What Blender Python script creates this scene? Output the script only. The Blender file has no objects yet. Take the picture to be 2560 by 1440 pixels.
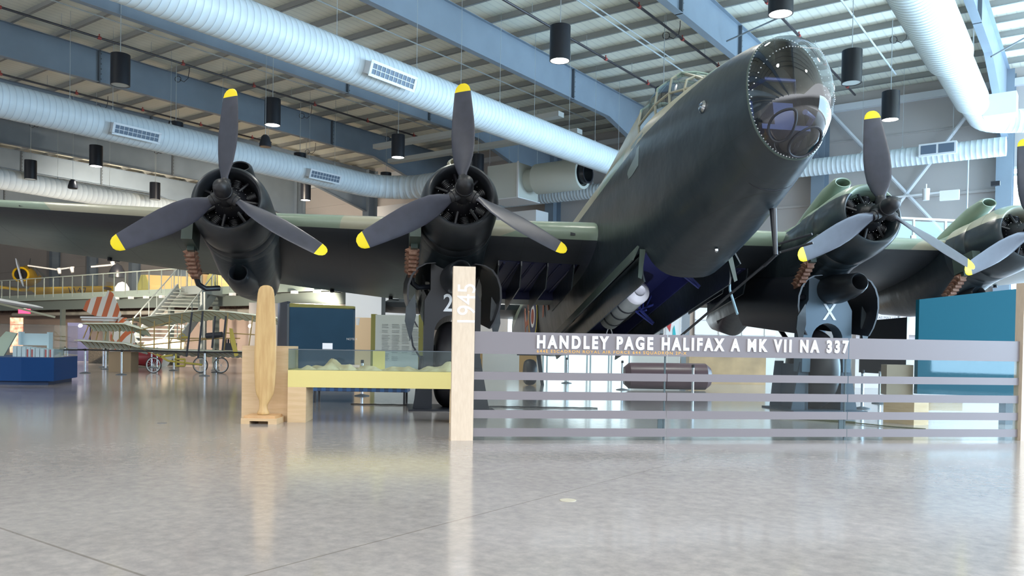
import bpy, math, random
from mathutils import Vector, Matrix
random.seed(7)
PI = math.pi
SC = bpy.context.scene
COL = SC.collection

# ------------------------------------------------------------------ camera
CAM_H = 1.3
FPX, PPY = 2031.59, 885.73
CR = ((0.99985936, 0.00024987, 0.01676866), (0.01677052, -0.01489697, -0.99974838), (0.0, 0.999889, -0.01489906))
cd = bpy.data.cameras.new('camera'); cam = bpy.data.objects.new('camera', cd); COL.objects.link(cam)
cd.sensor_width = 36.0; cd.lens = 36.0 * FPX / 2560.0
cd.shift_x = 0.0; cd.shift_y = (PPY - 720.0) / 2560.0
cd.clip_end = 500
_x = Vector(CR[0]); _y = -Vector(CR[1]); _z = -Vector(CR[2])
cam.matrix_world = Matrix(((_x.x, _y.x, _z.x, 0), (_x.y, _y.y, _z.y, 0), (_x.z, _y.z, _z.z, CAM_H), (0, 0, 0, 1)))
SC.camera = cam
SC.view_settings.view_transform = 'Standard'
SC.view_settings.look = 'None'
SC.view_settings.gamma = 1.0
SC.view_settings.use_curve_mapping = False
SC.view_settings.exposure = 0.45
try:
    SC.cycles.use_denoising = True
    SC.cycles.max_bounces = 7; SC.cycles.diffuse_bounces = 4; SC.cycles.glossy_bounces = 3
    SC.cycles.transparent_max_bounces = 16; SC.cycles.transmission_bounces = 4
    SC.cycles.sample_clamp_indirect = 4.0
    SC.cycles.caustics_reflective = False; SC.cycles.caustics_refractive = False
except Exception: pass

# building axes: A runs away to the right (along the roof beams), B runs to the right and nearer
DA = Vector((0.5853, 0.8108, 0)); DB = Vector((0.8108, -0.5853, 0))
ROT_AB = math.atan2(DB.y, DB.x)           # rotation whose local X = B, local Y = A
def ab(a, b, z=0.0): return Vector((DA.x * a + DB.x * b, DA.y * a + DB.y * b, z))
def at(px, py, Y):
    """point seen at picture pixel (px, py) at forward distance Y"""
    c = ((px - 1280) / FPX, (py - PPY) / FPX, 1.0)
    d = [CR[0][i] * c[0] + CR[1][i] * c[1] + CR[2][i] * c[2] for i in range(3)]
    t = Y / d[1]
    return Vector((d[0] * t, Y, CAM_H + d[2] * t))

# ------------------------------------------------------------------ light
w = bpy.data.worlds.new('world'); SC.world = w; w.use_nodes = True
bg = w.node_tree.nodes['Background']; bg.inputs[0].default_value = (0.90, 0.94, 1.0, 1); bg.inputs[1].default_value = 2.9
# added fill from all round, dimmed at eye level to keep reflections off glass
_nt = w.node_tree; _tc = _nt.nodes.new('ShaderNodeTexCoord'); _sx = _nt.nodes.new('ShaderNodeSeparateXYZ'); _nt.links.new(_tc.outputs['Generated'], _sx.inputs[0])
_ab = _nt.nodes.new('ShaderNodeMath'); _ab.operation = 'ABSOLUTE'; _nt.links.new(_sx.outputs[2], _ab.inputs[0])
_mr = _nt.nodes.new('ShaderNodeMapRange'); _mr.interpolation_type = 'SMOOTHSTEP'; _mr.inputs[1].default_value = 0.10; _mr.inputs[2].default_value = 0.24; _mr.inputs[3].default_value = 0.5; _mr.inputs[4].default_value = 3.3
_nt.links.new(_ab.outputs[0], _mr.inputs[0]); _nt.links.new(_mr.outputs[0], bg.inputs[1])
def area_light(name, loc, target, sx, sy, power, col):
    l = bpy.data.lights.new(name, 'AREA'); l.shape = 'RECTANGLE'; l.size = sx; l.size_y = sy; l.energy = power; l.color = col
    o = bpy.data.objects.new(name, l); COL.objects.link(o); o.location = loc
    o.rotation_euler = (Vector(target) - Vector(loc)).to_track_quat('-Z', 'Y').to_euler()
    return o
# daylight through the glazing of the right-hand side
area_light('daylight_right', ab(24, 15, 4.5), ab(20, -20, 2.5), 30, 8, 6500, (0.50, 0.76, 1.0))
area_light('daylight_far_right', ab(40.4, 5.5, 4.4), ab(10, 5.5, 3.0), 16, 8.6, 5500, (0.42, 0.72, 1.0))
def spot(name, loc, target, power, size=2.2, col=(1, .97, .9), rad=.3):
    l = bpy.data.lights.new(name, 'SPOT'); l.energy = power; l.spot_size = size; l.spot_blend = 0.8; l.shadow_soft_size = rad; l.color = col
    o = bpy.data.objects.new(name, l); COL.objects.link(o); o.location = loc
    o.rotation_euler = (Vector(target) - Vector(loc)).to_track_quat('-Z', 'Y').to_euler(); return o
# the rest of the pendant grid, above and behind the frame
for a_ in (-6, 0.5, 7, 13.6):
    for b_ in (-26, -19.5, -13, -6.5, 0, 6.5):
        if a_ > 10 and b_ < -20: continue
        spot('pendant_light', ab(a_, b_, 9.6), ab(a_, b_, 0), 380)
for a_, b_ in ((20.1, -19.3), (26.6, -19.3), (20.1, -46), (26.6, -39), (33, -46), (33, -13)): spot('pendant_light', ab(a_, b_, 9.45), ab(a_, b_, 0), 380)

# ------------------------------------------------------------------ materials
def mat(name, col, rough=0.5, metal=0.0, spec=0.5, noise=0.0, nscale=3.0, bump=0.0, bscale=40.0, stretch=None, emit=None, estr=0.0, coat=0.0, col2=None):
    m = bpy.data.materials.new(name); m.use_nodes = True
    nt = m.node_tree; b = nt.nodes['Principled BSDF']
    b.inputs['Base Color'].default_value = (*col, 1); b.inputs['Roughness'].default_value = rough
    b.inputs['Metallic'].default_value = metal
    b.inputs['Specular IOR Level'].default_value = spec
    if coat: b.inputs['Coat Weight'].default_value = coat
    if emit: b.inputs['Emission Color'].default_value = (*emit, 1); b.inputs['Emission Strength'].default_value = estr
    if noise or bump or col2:
        tc = nt.nodes.new('ShaderNodeTexCoord'); mp = nt.nodes.new('ShaderNodeMapping')
        nt.links.new(tc.outputs['Object'], mp.inputs[0])
        if stretch: mp.inputs['Scale'].default_value = stretch
    if noise or col2:
        n = nt.nodes.new('ShaderNodeTexNoise'); n.inputs['Scale'].default_value = nscale; n.inputs['Detail'].default_value = 6
        nt.links.new(mp.outputs[0], n.inputs['Vector'])
        r = nt.nodes.new('ShaderNodeValToRGB')
        c2 = col2 if col2 else tuple(min(1, c * (1 + noise)) for c in col)
        c1 = col if col2 else tuple(c * (1 - noise) for c in col)
        r.color_ramp.elements[0].color = (*c1, 1); r.color_ramp.elements[1].color = (*c2, 1)
        r.color_ramp.elements[0].position = 0.35; r.color_ramp.elements[1].position = 0.65
        nt.links.new(n.outputs['Fac'], r.inputs[0]); nt.links.new(r.outputs[0], b.inputs['Base Color'])
    if bump:
        n2 = nt.nodes.new('ShaderNodeTexNoise'); n2.inputs['Scale'].default_value = bscale; n2.inputs['Detail'].default_value = 3
        nt.links.new(mp.outputs[0], n2.inputs['Vector'])
        bp = nt.nodes.new('ShaderNodeBump'); bp.inputs['Strength'].default_value = bump; bp.inputs['Distance'].default_value = 0.02
        nt.links.new(n2.outputs['Fac'], bp.inputs['Height']); nt.links.new(bp.outputs[0], b.inputs['Normal'])
    return m
def mnode(nt, op, a=None, b=None, v=None):
    n = nt.nodes.new('ShaderNodeMath'); n.operation = op
    for i, s in enumerate((a, b)):
        if s is None: continue
        if isinstance(s, (int, float)): n.inputs[i].default_value = s
        else: nt.links.new(s, n.inputs[i])
    return n.outputs[0]
def mixc(nt, fac, c1, c2):
    n = nt.nodes.new('ShaderNodeMix'); n.data_type = 'RGBA'
    if isinstance(fac, (int, float)): n.inputs[0].default_value = fac
    else: nt.links.new(fac, n.inputs[0])
    for i, c in ((6, c1), (7, c2)):
        if isinstance(c, tuple): n.inputs[i].default_value = (*c[:3], 1)
        else: nt.links.new(c, n.inputs[i])
    return n.outputs[2]
def xyz(nt, kind='Object'):
    tc = nt.nodes.new('ShaderNodeTexCoord'); s = nt.nodes.new('ShaderNodeSeparateXYZ'); nt.links.new(tc.outputs[kind], s.inputs[0])
    return tc.outputs[kind], s.outputs[0], s.outputs[1], s.outputs[2]
def glass(name, tint=(0.93, 0.97, 0.97), gloss=0.12, rough=0.03):
    m = bpy.data.materials.new(name); m.use_nodes = True; nt = m.node_tree
    for n in list(nt.nodes): nt.nodes.remove(n)
    o = nt.nodes.new('ShaderNodeOutputMaterial'); t = nt.nodes.new('ShaderNodeBsdfTransparent'); g = nt.nodes.new('ShaderNodeBsdfGlossy')
    t.inputs[0].default_value = (*tint, 1); g.inputs['Roughness'].default_value = rough
    lw_ = nt.nodes.new('ShaderNodeLayerWeight'); lw_.inputs[0].default_value = 0.5
    s = mnode(nt, 'ADD', mnode(nt, 'MULTIPLY', mnode(nt, 'POWER', lw_.outputs['Facing'], 4.5), 0.7), gloss + 0.035)
    s = mnode(nt, 'MINIMUM', s, 0.9)
    mx = nt.nodes.new('ShaderNodeMixShader'); nt.links.new(s, mx.inputs[0]); nt.links.new(t.outputs[0], mx.inputs[1]); nt.links.new(g.outputs[0], mx.inputs[2])
    nt.links.new(mx.outputs[0], o.inputs[0])
    return m
def emis(name, col, s):
    m = bpy.data.materials.new(name); m.use_nodes = True; nt = m.node_tree
    b = nt.nodes['Principled BSDF']; b.inputs['Base Color'].default_value = (*col, 1); b.inputs['Emission Color'].default_value = (*col, 1); b.inputs['Emission Strength'].default_value = s
    return m

M = {}
M['duct_seam'] = mat('duct_seam_paint', (0.47, 0.55, 0.61), 0.5)
M['duct'] = mat('duct_paint', (0.62, 0.70, 0.745), 0.45, noise=0.04, nscale=2)
M['duct_box'] = mat('duct_box_paint', (0.66, 0.70, 0.74), 0.4)
M['grille'] = mat('grille_dark', (0.10, 0.14, 0.20), 0.5)
M['beam'] = mat('beam_paint', (0.20, 0.255, 0.315), 0.5, noise=0.05, nscale=1.0)
M['purlin'] = mat('purlin_paint', (0.30, 0.31, 0.30), 0.5)
M['black_lamp'] = mat('lamp_black', (0.010, 0.012, 0.018), 0.35)
M['lamp_on'] = emis('lamp_lens_lit', (1.0, 0.97, 0.92), 14.0)
M['lamp_off'] = mat('lamp_lens_unlit', (0.42, 0.47, 0.47), 0.2)
M['pipe'] = mat('sprinkler_pipe', (0.045, 0.040, 0.045), 0.4, metal=0.3)
M['red_fit'] = mat('red_fitting', (0.35, 0.06, 0.05), 0.5)
M['conduit'] = mat('conduit_white', (0.50, 0.57, 0.60), 0.4)
M['wire'] = mat('hanger_wire', (0.45, 0.50, 0.52), 0.4, metal=0.4)
M['steel_dark'] = mat('dark_steel', (0.09, 0.11, 0.13), 0.5)
M['cable'] = mat('black_cable', (0.02, 0.02, 0.022), 0.5)
M['white'] = mat('white_paint', (0.75, 0.76, 0.77), 0.45)
M['chrome'] = mat('brushed_chrome', (0.62, 0.64, 0.68), 0.22, metal=0.9)
M['belt'] = mat('black_belt', (0.01, 0.01, 0.012), 0.7)
M['black'] = mat('satin_black', (0.012, 0.014, 0.02), 0.35)
M['rubber'] = mat('tyre_rubber', (0.014, 0.013, 0.016), 0.45, noise=0.1, nscale=8)
M['ply'] = mat('birch_ply', (0.56, 0.385, 0.215), 0.5, col2=(0.63, 0.45, 0.27), nscale=2.5, stretch=(1, 1, 9))
M['ply_pale'] = mat('birch_ply_pale', (0.60, 0.475, 0.36), 0.5, col2=(0.655, 0.53, 0.41), nscale=6, stretch=(6, 6, 1.2))
M['yellow'] = mat('yellow_laminate', (0.66, 0.555, 0.21), 0.4)
M['glass'] = glass('clear_glass', gloss=0.0)
M['case_glass'] = glass('case_glass', (0.90, 0.95, 0.95), 0.0)
M['lettering'] = mat('white_letter', (0.85, 0.87, 0.9), 0.35)
M['orange_ink'] = mat('orange_ink', (0.72, 0.38, 0.08), 0.5)
M['band'] = mat('grey_vinyl_band', (0.195, 0.175, 0.19), 0.35)
M['teal'] = mat('teal_laminate', (0.002, 0.080, 0.125), 0.65, spec=0.2)
M['navy'] = mat('navy_laminate', (0.022, 0.070, 0.13), 0.6, spec=0.25, noise=0.05, nscale=1.5)
M['olive'] = mat('olive_laminate', (0.27, 0.26, 0.07), 0.45)

# ------------------------------------------------------------------ mesh building
class MB:
    def __init__(s): s.v = []; s.f = []; s.mi = []
    def add(s, vs, fs, mi=0):
        o = len(s.v); s.v += [Vector(p) for p in vs]
        for f in fs: s.f.append(tuple(i + o for i in f)); s.mi.append(mi)
        return s
    def box(s, x0, y0, z0, x1, y1, z1, mi=0, T=None):
        vs = [Vector((x, y, z)) for z in (z0, z1) for (x, y) in ((x0, y0), (x1, y0), (x1, y1), (x0, y1))]
        if T: vs = [T @ p for p in vs]
        return s.add(vs, [(0, 3, 2, 1), (4, 5, 6, 7), (0, 1, 5, 4), (1, 2, 6, 5), (2, 3, 7, 6), (3, 0, 4, 7)], mi)
    def beam(s, p0, p1, w, h, mi=0, up=(0, 0, 1)):
        """rectangular bar between two points, w across, h along 'up'"""
        p0 = Vector(p0); p1 = Vector(p1); d = (p1 - p0).normalized(); up = Vector(up)
        if abs(d.dot(up)) > 0.99: up = Vector((1, 0, 0))
        r = d.cross(up).normalized(); u = r.cross(d).normalized()
        vs = []
        for p in (p0, p1):
            for a, b in ((-1, -1), (1, -1), (1, 1), (-1, 1)): vs.append(p + r * a * w / 2 + u * b * h / 2)
        return s.add(vs, [(0, 1, 2, 3), (7, 6, 5, 4), (0, 4, 5, 1), (1, 5, 6, 2), (2, 6, 7, 3), (3, 7, 4, 0)], mi)
    def loft(s, rings, closed=True, cap0=True, cap1=True, mi=0, mif=None):
        n = len(rings[0]); o = len(s.v)
        for r in rings: s.v += [Vector(p) for p in r]
        for i in range(len(rings) - 1):
            for j in range(n if closed else n - 1):
                k = (j + 1) % n
                s.f.append((o + i * n + j, o + i * n + k, o + (i + 1) * n + k, o + (i + 1) * n + j)); s.mi.append(mif(i, j) if mif else mi)
        if cap0 and closed: s.f.append(tuple(o + j for j in reversed(range(n)))); s.mi.append(mi)
        if cap1 and closed: s.f.append(tuple(o + (len(rings) - 1) * n + j for j in range(n))); s.mi.append(mi)
        return s
    def tube(s, pts, r, n=10, mi=0, cap=True):
        pts = [Vector(p) for p in pts]
        rs = r if isinstance(r, (list, tuple)) else [r] * len(pts)
        rings = []; ref = None
        for i, p in enumerate(pts):
            a = pts[max(0, i - 1)]; b = pts[min(len(pts) - 1, i + 1)]; d = (b - a)
            if d.length < 1e-9: d = Vector((0, 0, 1))
            d.normalize()
            if ref is None: ref = Vector((0, 0, 1)) if abs(d.z) < 0.9 else Vector((1, 0, 0))
            u = (ref - d * ref.dot(d)).normalized(); ref = u; q = d.cross(u)
            rings.append([p + (u * math.cos(2 * PI * k / n) + q * math.sin(2 * PI * k / n)) * rs[i] for k in range(n)])
        return s.loft(rings, cap0=cap, cap1=cap, mi=mi)
    def lathe(s, prof, o=(0, 0, 0), axis=(0, 0, 1), n=32, mi=0, mis=None, close=False):
        o = Vector(o); d = Vector(axis).normalized(); ref = Vector((0, 0, 1)) if abs(d.z) < 0.9 else Vector((1, 0, 0))
        u = (ref - d * ref.dot(d)).normalized(); q = d.cross(u)
        rings = [[o + d * h + (u * math.cos(2 * PI * k / n) + q * math.sin(2 * PI * k / n)) * max(r, 1e-4) for k in range(n)] for r, h in prof]
        if close: rings.append(rings[0])
        return s.loft(rings, cap0=not close, cap1=not close, mi=mi, mif=(lambda i, j: mis[i]) if mis else None)
    def prism(s, poly, O, ux, uy, d, mi=0):
        """polygon given in (ux, uy) plane at O, extruded by vector d"""
        O = Vector(O); ux = Vector(ux); uy = Vector(uy); d = Vector(d); n = len(poly)
        a = [O + ux * p[0] + uy * p[1] for p in poly]; b = [p + d for p in a]
        fs = [tuple(range(n)), tuple(reversed(range(n, 2 * n)))] + [(i, n + i, n + (i + 1) % n, (i + 1) % n) for i in range(n)]
        return s.add(a + b, fs, mi)
    def build(s, name, mats, parent=None, loc=None, smooth=35, world=False):
        me = bpy.data.meshes.new(name); vs = s.v
        if parent is not None and world:
            inv = parent.matrix_world.inverted(); vs = [inv @ p for p in vs]
        if loc is not None: L = Vector(loc); vs = [p - L for p in vs]
        me.from_pydata([tuple(p) for p in vs], [], s.f); me.validate()
        ms = mats if isinstance(mats, (list, tuple)) else [mats]
        for m in ms: me.materials.append(m)
        if len(ms) > 1 and len(me.polygons) == len(s.mi): me.polygons.foreach_set('material_index', s.mi)
        import bmesh
        bm = bmesh.new(); bm.from_mesh(me); bmesh.ops.recalc_face_normals(bm, faces=bm.faces); bm.to_mesh(me); bm.free()
        if smooth:
            me.polygons.foreach_set('use_smooth', [True] * len(me.polygons))
            try: me.set_sharp_from_angle(angle=math.radians(smooth))
            except Exception: pass
        ob = bpy.data.objects.new(name, me); COL.objects.link(ob)
        if parent is not None: ob.parent = parent
        if loc is not None: ob.location = loc
        return ob
def tag(o, label=None, cat=None, group=None, kind=None):
    if label: o['label'] = label
    if cat: o['category'] = cat
    if group: o['group'] = group
    if kind: o['kind'] = kind
    return o
def thing(name, label, cat, loc=(0, 0, 0), rz=0.0, group=None, mw=None):
    o = bpy.data.objects.new(name, None); COL.objects.link(o)
    if mw is not None: o.matrix_world = mw
    else: o.matrix_world = Matrix.Translation(Vector(loc)) @ Matrix.Rotation(rz, 4, 'Z')
    o.empty_display_size = 0.3
    return tag(o, label, cat, group)
def struct(name, mb, m, smooth=35, **k):
    o = mb.build(name, m, smooth=smooth, **k); o['kind'] = 'structure'; return o
def dup(root, loc=None, rz=None, label=None, group=None):
    r = root.copy(); COL.objects.link(r)
    if loc is not None: r.location = loc
    if rz is not None: r.rotation_euler = (0, 0, rz)
    if label: r['label'] = label
    if group: r['group'] = group
    for ch in list(root.children):
        c = ch.copy(); COL.objects.link(c); c.parent = r
        for g in list(ch.children):
            d = g.copy(); COL.objects.link(d); d.parent = c
    return r
def text_mesh(name, s, size, m, parent, mw, extr=0.004, offs=0.0, sx=1.0, spacing=1.0, align='LEFT', world=True):
    cu = bpy.data.curves.new(name, 'FONT'); cu.body = s; cu.size = size; cu.extrude = extr; cu.offset = offs; cu.space_character = spacing; cu.align_x = align
    t = bpy.data.objects.new('tmp', cu); COL.objects.link(t)
    dg = bpy.context.evaluated_depsgraph_get(); me = bpy.data.meshes.new_from_object(t.evaluated_get(dg)); me.name = name
    bpy.data.objects.remove(t)
    me.transform(mw @ Matrix.Scale(sx, 4, (1, 0, 0)))
    if parent is not None and world: me.transform(parent.matrix_world.inverted())
    me.materials.clear(); me.materials.append(m)
    o = bpy.data.objects.new(name, me); COL.objects.link(o)
    if parent is not None: o.parent = parent
    return o
def frame(o, x, y, z):
    x = Vector(x).normalized(); y = Vector(y).normalized(); z = Vector(z).normalized()
    return Matrix(((x.x, y.x, z.x, o[0]), (x.y, y.y, z.y, o[1]), (x.z, y.z, z.z, o[2]), (0, 0, 0, 1)))

def islands(mb):
    """split a builder into one builder per connected piece"""
    p = list(range(len(mb.v)))
    def fd(i):
        while p[i] != i: p[i] = p[p[i]]; i = p[i]
        return i
    for f in mb.f:
        for q in f[1:]: p[fd(q)] = fd(f[0])
    g = {}
    for f, m in zip(mb.f, mb.mi): g.setdefault(fd(f[0]), []).append((f, m))
    out = []
    for fs in g.values():
        n = MB(); ix = {}
        for f, m in fs:
            for q in f:
                if q not in ix: ix[q] = len(n.v); n.v.append(mb.v[q])
            n.f.append(tuple(ix[q] for q in f)); n.mi.append(m)
        out.append(n)
    return out
def split_text(o, parent, name):
    mb = MB(); mb.v = [v.co.copy() for v in o.data.vertices]; mb.f = [tuple(p.vertices) for p in o.data.polygons]; mb.mi = [0] * len(mb.f)
    m = o.data.materials[0]; bpy.data.objects.remove(o)
    for n in islands(mb): n.build(name, m, parent, smooth=0)
# ================================================================== the hall
WALL_A = 40.7
def floor_mat():
    m = bpy.data.materials.new('polished_concrete'); m.use_nodes = True; nt = m.node_tree; b = nt.nodes['Principled BSDF']
    co, x, y, z = xyz(nt)
    n1 = nt.nodes.new('ShaderNodeTexNoise'); n1.inputs['Scale'].default_value = 0.9; n1.inputs['Detail'].default_value = 8; nt.links.new(co, n1.inputs['Vector'])
    n2 = nt.nodes.new('ShaderNodeTexNoise'); n2.inputs['Scale'].default_value = 9; n2.inputs['Detail'].default_value = 6; n2.inputs['Roughness'].default_value = 0.7; nt.links.new(co, n2.inputs['Vector'])
    c = mixc(nt, n1.outputs['Fac'], (0.27, 0.245, 0.235), (0.39, 0.355, 0.34))
    r = nt.nodes.new('ShaderNodeValToRGB'); r.color_ramp.elements[0].position = 0.35; r.color_ramp.elements[1].position = 0.7
    r.color_ramp.elements[0].color = (0.80, 0.80, 0.82, 1); r.color_ramp.elements[1].color = (1.1, 1.1, 1.08, 1)
    nt.links.new(n2.outputs['Fac'], r.inputs[0])
    mm = nt.nodes.new('ShaderNodeMix'); mm.data_type = 'RGBA'; mm.blend_type = 'MULTIPLY'; mm.inputs[0].default_value = 1
    nt.links.new(c, mm.inputs[6]); nt.links.new(r.outputs[0], mm.inputs[7])
    # saw-cut joints: floor object is rotated so x = B, y = A
    def joint(v, off, sp, wd):
        t = mnode(nt, 'ADD', v, off); t = mnode(nt, 'MODULO', t, sp); t = mnode(nt, 'ABSOLUTE', t); t = mnode(nt, 'SUBTRACT', t, sp / 2); t = mnode(nt, 'ABSOLUTE', t)
        return mnode(nt, 'LESS_THAN', t, wd)
    j = mnode(nt, 'MAXIMUM', joint(x, 3.75 + 76.2 + 3.81, 7.62, 0.007), joint(y, -2.4 + 76.2 + 3.81, 7.62, 0.010))
    c2 = mixc(nt, mnode(nt, 'MULTIPLY', j, 0.62), mm.outputs[2], (0.14, 0.12, 0.10))
    nt.links.new(c2, b.inputs['Base Color'])
    rr = mnode(nt, 'MULTIPLY_ADD', n2.outputs['Fac'], 0.12); rr.node.inputs[2].default_value = 0.08
    nt.links.new(rr, b.inputs['Roughness']); b.inputs['Specular IOR Level'].default_value = 0.62
    bp = nt.nodes.new('ShaderNodeBump'); bp.inputs['Strength'].default_value = 0.05; bp.inputs['Distance'].default_value = 0.01
    nt.links.new(n1.outputs['Fac'], bp.inputs['Height']); nt.links.new(bp.outputs[0], b.inputs['Normal'])
    return m
f = MB().box(-110, -22, -0.1, 14, WALL_A, 0.0)
floor = struct('floor', f, floor_mat()); floor.rotation_euler = (0, 0, ROT_AB)

# roof deck (ribbed sheet) with purlins as its parts
def deck_mat():
    m = bpy.data.materials.new('roof_deck'); m.use_nodes = True; nt = m.node_tree; b = nt.nodes['Principled BSDF']
    co, x, y, z = xyz(nt)
    t = mnode(nt, 'MODULO', mnode(nt, 'ADD', x, 200.0), 0.305); rib = mnode(nt, 'LESS_THAN', t, 0.05)
    c = mixc(nt, rib, (0.85, 0.87, 0.76), (0.74, 0.76, 0.68)); nt.links.new(c, b.inputs['Base Color']); b.inputs['Roughness'].default_value = 0.6
    bp = nt.nodes.new('ShaderNodeBump'); bp.inputs['Strength'].default_value = 0.4; bp.inputs['Distance'].default_value = 0.03
    nt.links.new(rib, bp.inputs['Height']); nt.links.new(bp.outputs[0], b.inputs['Normal'])
    return m
RZ = 13.35
ceiling = struct('ceiling', MB().box(-110, -22, RZ, 14, WALL_A, RZ + 0.15), deck_mat()); ceiling.rotation_euler = (0, 0, ROT_AB)
for k in range(-14, 8):
    a = 27.4 + 1.68 * k
    mb = MB()
    # Z purlin: web, bottom flange with lip, top flange
    mb.box(-109, a - 0.012, RZ - 0.25, 13.5, a + 0.012, RZ); mb.box(-109, a - 0.085, RZ - 0.25, 13.5, a, RZ - 0.238); mb.box(-109, a - 0.085, RZ - 0.25, 13.5, a - 0.077, RZ - 0.22)
    o = mb.build('purlin', M['purlin'], ceiling, smooth=0); o['kind'] = 'structure'

# far wall with wainscot girts
wall_m = mat('wall_liner', (0.47, 0.45, 0.44), 0.55, noise=0.03, nscale=0.3)
mb = MB()
Ws = 9.25
b0, b1 = -3.25, 13.4            # window bay right of the last visible column
mb.box(-110, WALL_A, 0, b0, WALL_A + 0.3, RZ)
mb.box(b1, WALL_A, 0, 14, WALL_A + 0.3, RZ)
mb.box(b0, WALL_A, 9.15, b1, WALL_A + 0.3, RZ); mb.box(b0, WALL_A, 0, b1, WALL_A + 0.3, 0.15)
wf = struct('wall_far', mb, wall_m, smooth=0); wf.rotation_euler = (0, 0, ROT_AB)
# window: frame and sky-lit pane
mb = MB()
for z in (0.15, 2.4, 4.6, 6.7, 8.75, 9.05): mb.box(b0, WALL_A - 0.02, z, b1, WALL_A + 0.1, z + 0.1)
for b in (b0, -0.7, 1.5, 4.2, 4.4, 7.0, 9.5, b1 - 0.1): mb.box(b, WALL_A - 0.02, 0.15, b + 0.1, WALL_A + 0.1, 9.15)
wn = struct('window_1', mb, M['duct_box'], smooth=0); wn.rotation_euler = (0, 0, ROT_AB)
pane = MB().box(b0, WALL_A + 0.05, 0.15, b1, WALL_A + 0.07, 9.15).build('pane', emis('bright_daylight_pane', (0.86, 0.94, 1.0), 3.2), wn, smooth=0); pane['kind'] = 'structure'
# girt lines and eave strut
for i, (z, h, d, nm) in enumerate(((12.55, 0.3, 0.28, 'trim_1'), (11.1, 0.05, 0.04, 'trim_2'), (8.15, 0.12, 0.1, 'trim_3'), (4.4, 0.05, 0.04, 'trim_4'))):
    o = struct(nm, MB().box(-110, WALL_A - d, z, b0 if z < 12 and z > 6 else 13.5, WALL_A - 0.001, z + h), M['duct_box'] if i == 0 else wall_m, smooth=0); o.rotation_euler = (0, 0, ROT_AB)

# frames: columns on the far wall, haunch and roof beam per bay line
BAY = [-3.4 - 7.62 * k for k in range(0, 12)]
words = ['first', 'second', 'third', 'fourth', 'fifth', 'sixth', 'seventh', 'eighth', 'ninth', 'tenth', 'eleventh', 'twelfth']
beam_lab = ['pale blue steel roof beam at the right edge, behind the white duct with steps',
 'pale blue steel roof beam meeting the nose dome of the bomber',
 'broad pale blue steel roof beam between the long white duct and the lit pendant',
 'blue-grey steel roof beam running behind the long thick white duct',
 'dark blue-grey steel roof beam behind the leftmost propeller tip',
 'dark grey steel roof beam under the second white duct at upper left',
 'dark grey steel roof beam seen below the second white duct, above the third duct',
 'short dark steel roof beam end seen at far left above the wing', 'dark steel roof beam far left, ninth bay line from the right', 'dark steel roof beam far left, tenth bay line from the right', 'dark steel roof beam far left, eleventh bay line from the right', 'dark steel roof beam far left, twelfth bay line from the right']
for k, b in enumerate(BAY):
    th = (k < 8)
    T = Matrix.Rotation(ROT_AB, 4, 'Z')
    mb = MB()
    zt, zb = 13.1, 11.8; a0, a1, ah = -20.0, WALL_A - 0.1, 33.0
    if k < 12:
        mb.box(b - 0.008, a0, zb, b + 0.008, ah, zt); mb.box(b - 0.13, a0, zb - 0.02, b + 0.13, ah, zb); mb.box(b - 0.13, a0, zt - 0.02, b + 0.13, a1, zt)
        # haunch deepening to the column
        for dx, e in ((0.008, 0), ):
            mb.add([(b - dx, ah, zb), (b - dx, a1 - .7, 10.2), (b - dx, a1 - .7, zt), (b - dx, ah, zt), (b + dx, ah, zb), (b + dx, a1 - .7, 10.2), (b + dx, a1 - .7, zt), (b + dx, ah, zt)],
                   [(0, 1, 2, 3), (7, 6, 5, 4), (0, 4, 5, 1), (1, 5, 6, 2), (2, 6, 7, 3), (3, 7, 4, 0)])
        mb.beam((b, ah, zb - 0.01), (b, a1 - .7, 10.19), 0.26, 0.02)
        bm_ = mb.build('roof_beam', M['beam'], smooth=0); bm_.matrix_world = T
        tag(bm_, beam_lab[k], 'beam')
        for a in (17.3, 29.9) if k % 2 == 0 else (24.0, 29.2):
            s = MB().box(b - 0.13, a - 0.03, zb - 0.02, b + 0.13, a + 0.03, zt)
            for q in range(6): s.lathe([(0.03, 0), (0.03, 0.05)], (b + 0.10, a + 0.03, zb + 0.12 + q * 0.21), (0, 1, 0), 6)
            s.build('splice_plate', M['steel_dark'], bm_, smooth=0)
    # column
    mb = MB(); mb.box(b - 0.012, WALL_A - 0.85, 0, b + 0.012, WALL_A - 0.06, zt); mb.box(b - 0.3, WALL_A - 0.87, 0, b + 0.3, WALL_A - 0.84, zt); mb.box(b - 0.3, WALL_A - 0.07, 0, b + 0.3, WALL_A - 0.04, zt)
    cl = ['blue steel wall column at the right beside the bright window', 'blue steel wall column right behind the nose dome, left of the cross braces'] + ['grey steel wall column, %s from the right along the far wall' % words[i] for i in range(2, 12)]
    c = mb.build('wall_column', M['beam'], smooth=0); c.matrix_world = T; tag(c, cl[k], 'column', 'steel columns along the far wall')
# X braces on the far wall
for (p, q, lab) in (((-10.7, 12.6), (-3.7, 4.0), 'pale diagonal wall brace falling from the eave beside the nose dome to lower right'), ((-4.1, 12.6), (-10.7, 3.6), 'pale diagonal wall brace rising to the right behind the propeller blade')):
    o = MB().tube([ab(WALL_A - 0.35, p[0], p[1]), ab(WALL_A - 0.35, q[0], q[1])], 0.085, 8).build('diagonal_brace', M['duct_box']); tag(o, lab, 'brace')
# left hall end and near sides are open to further halls; a side wall closes the left far end
wl = struct('wall_left', MB().box(-110.3, -22, 0, -110, WALL_A, RZ), wall_m, smooth=0); wl.rotation_euler = (0, 0, ROT_AB)

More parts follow.
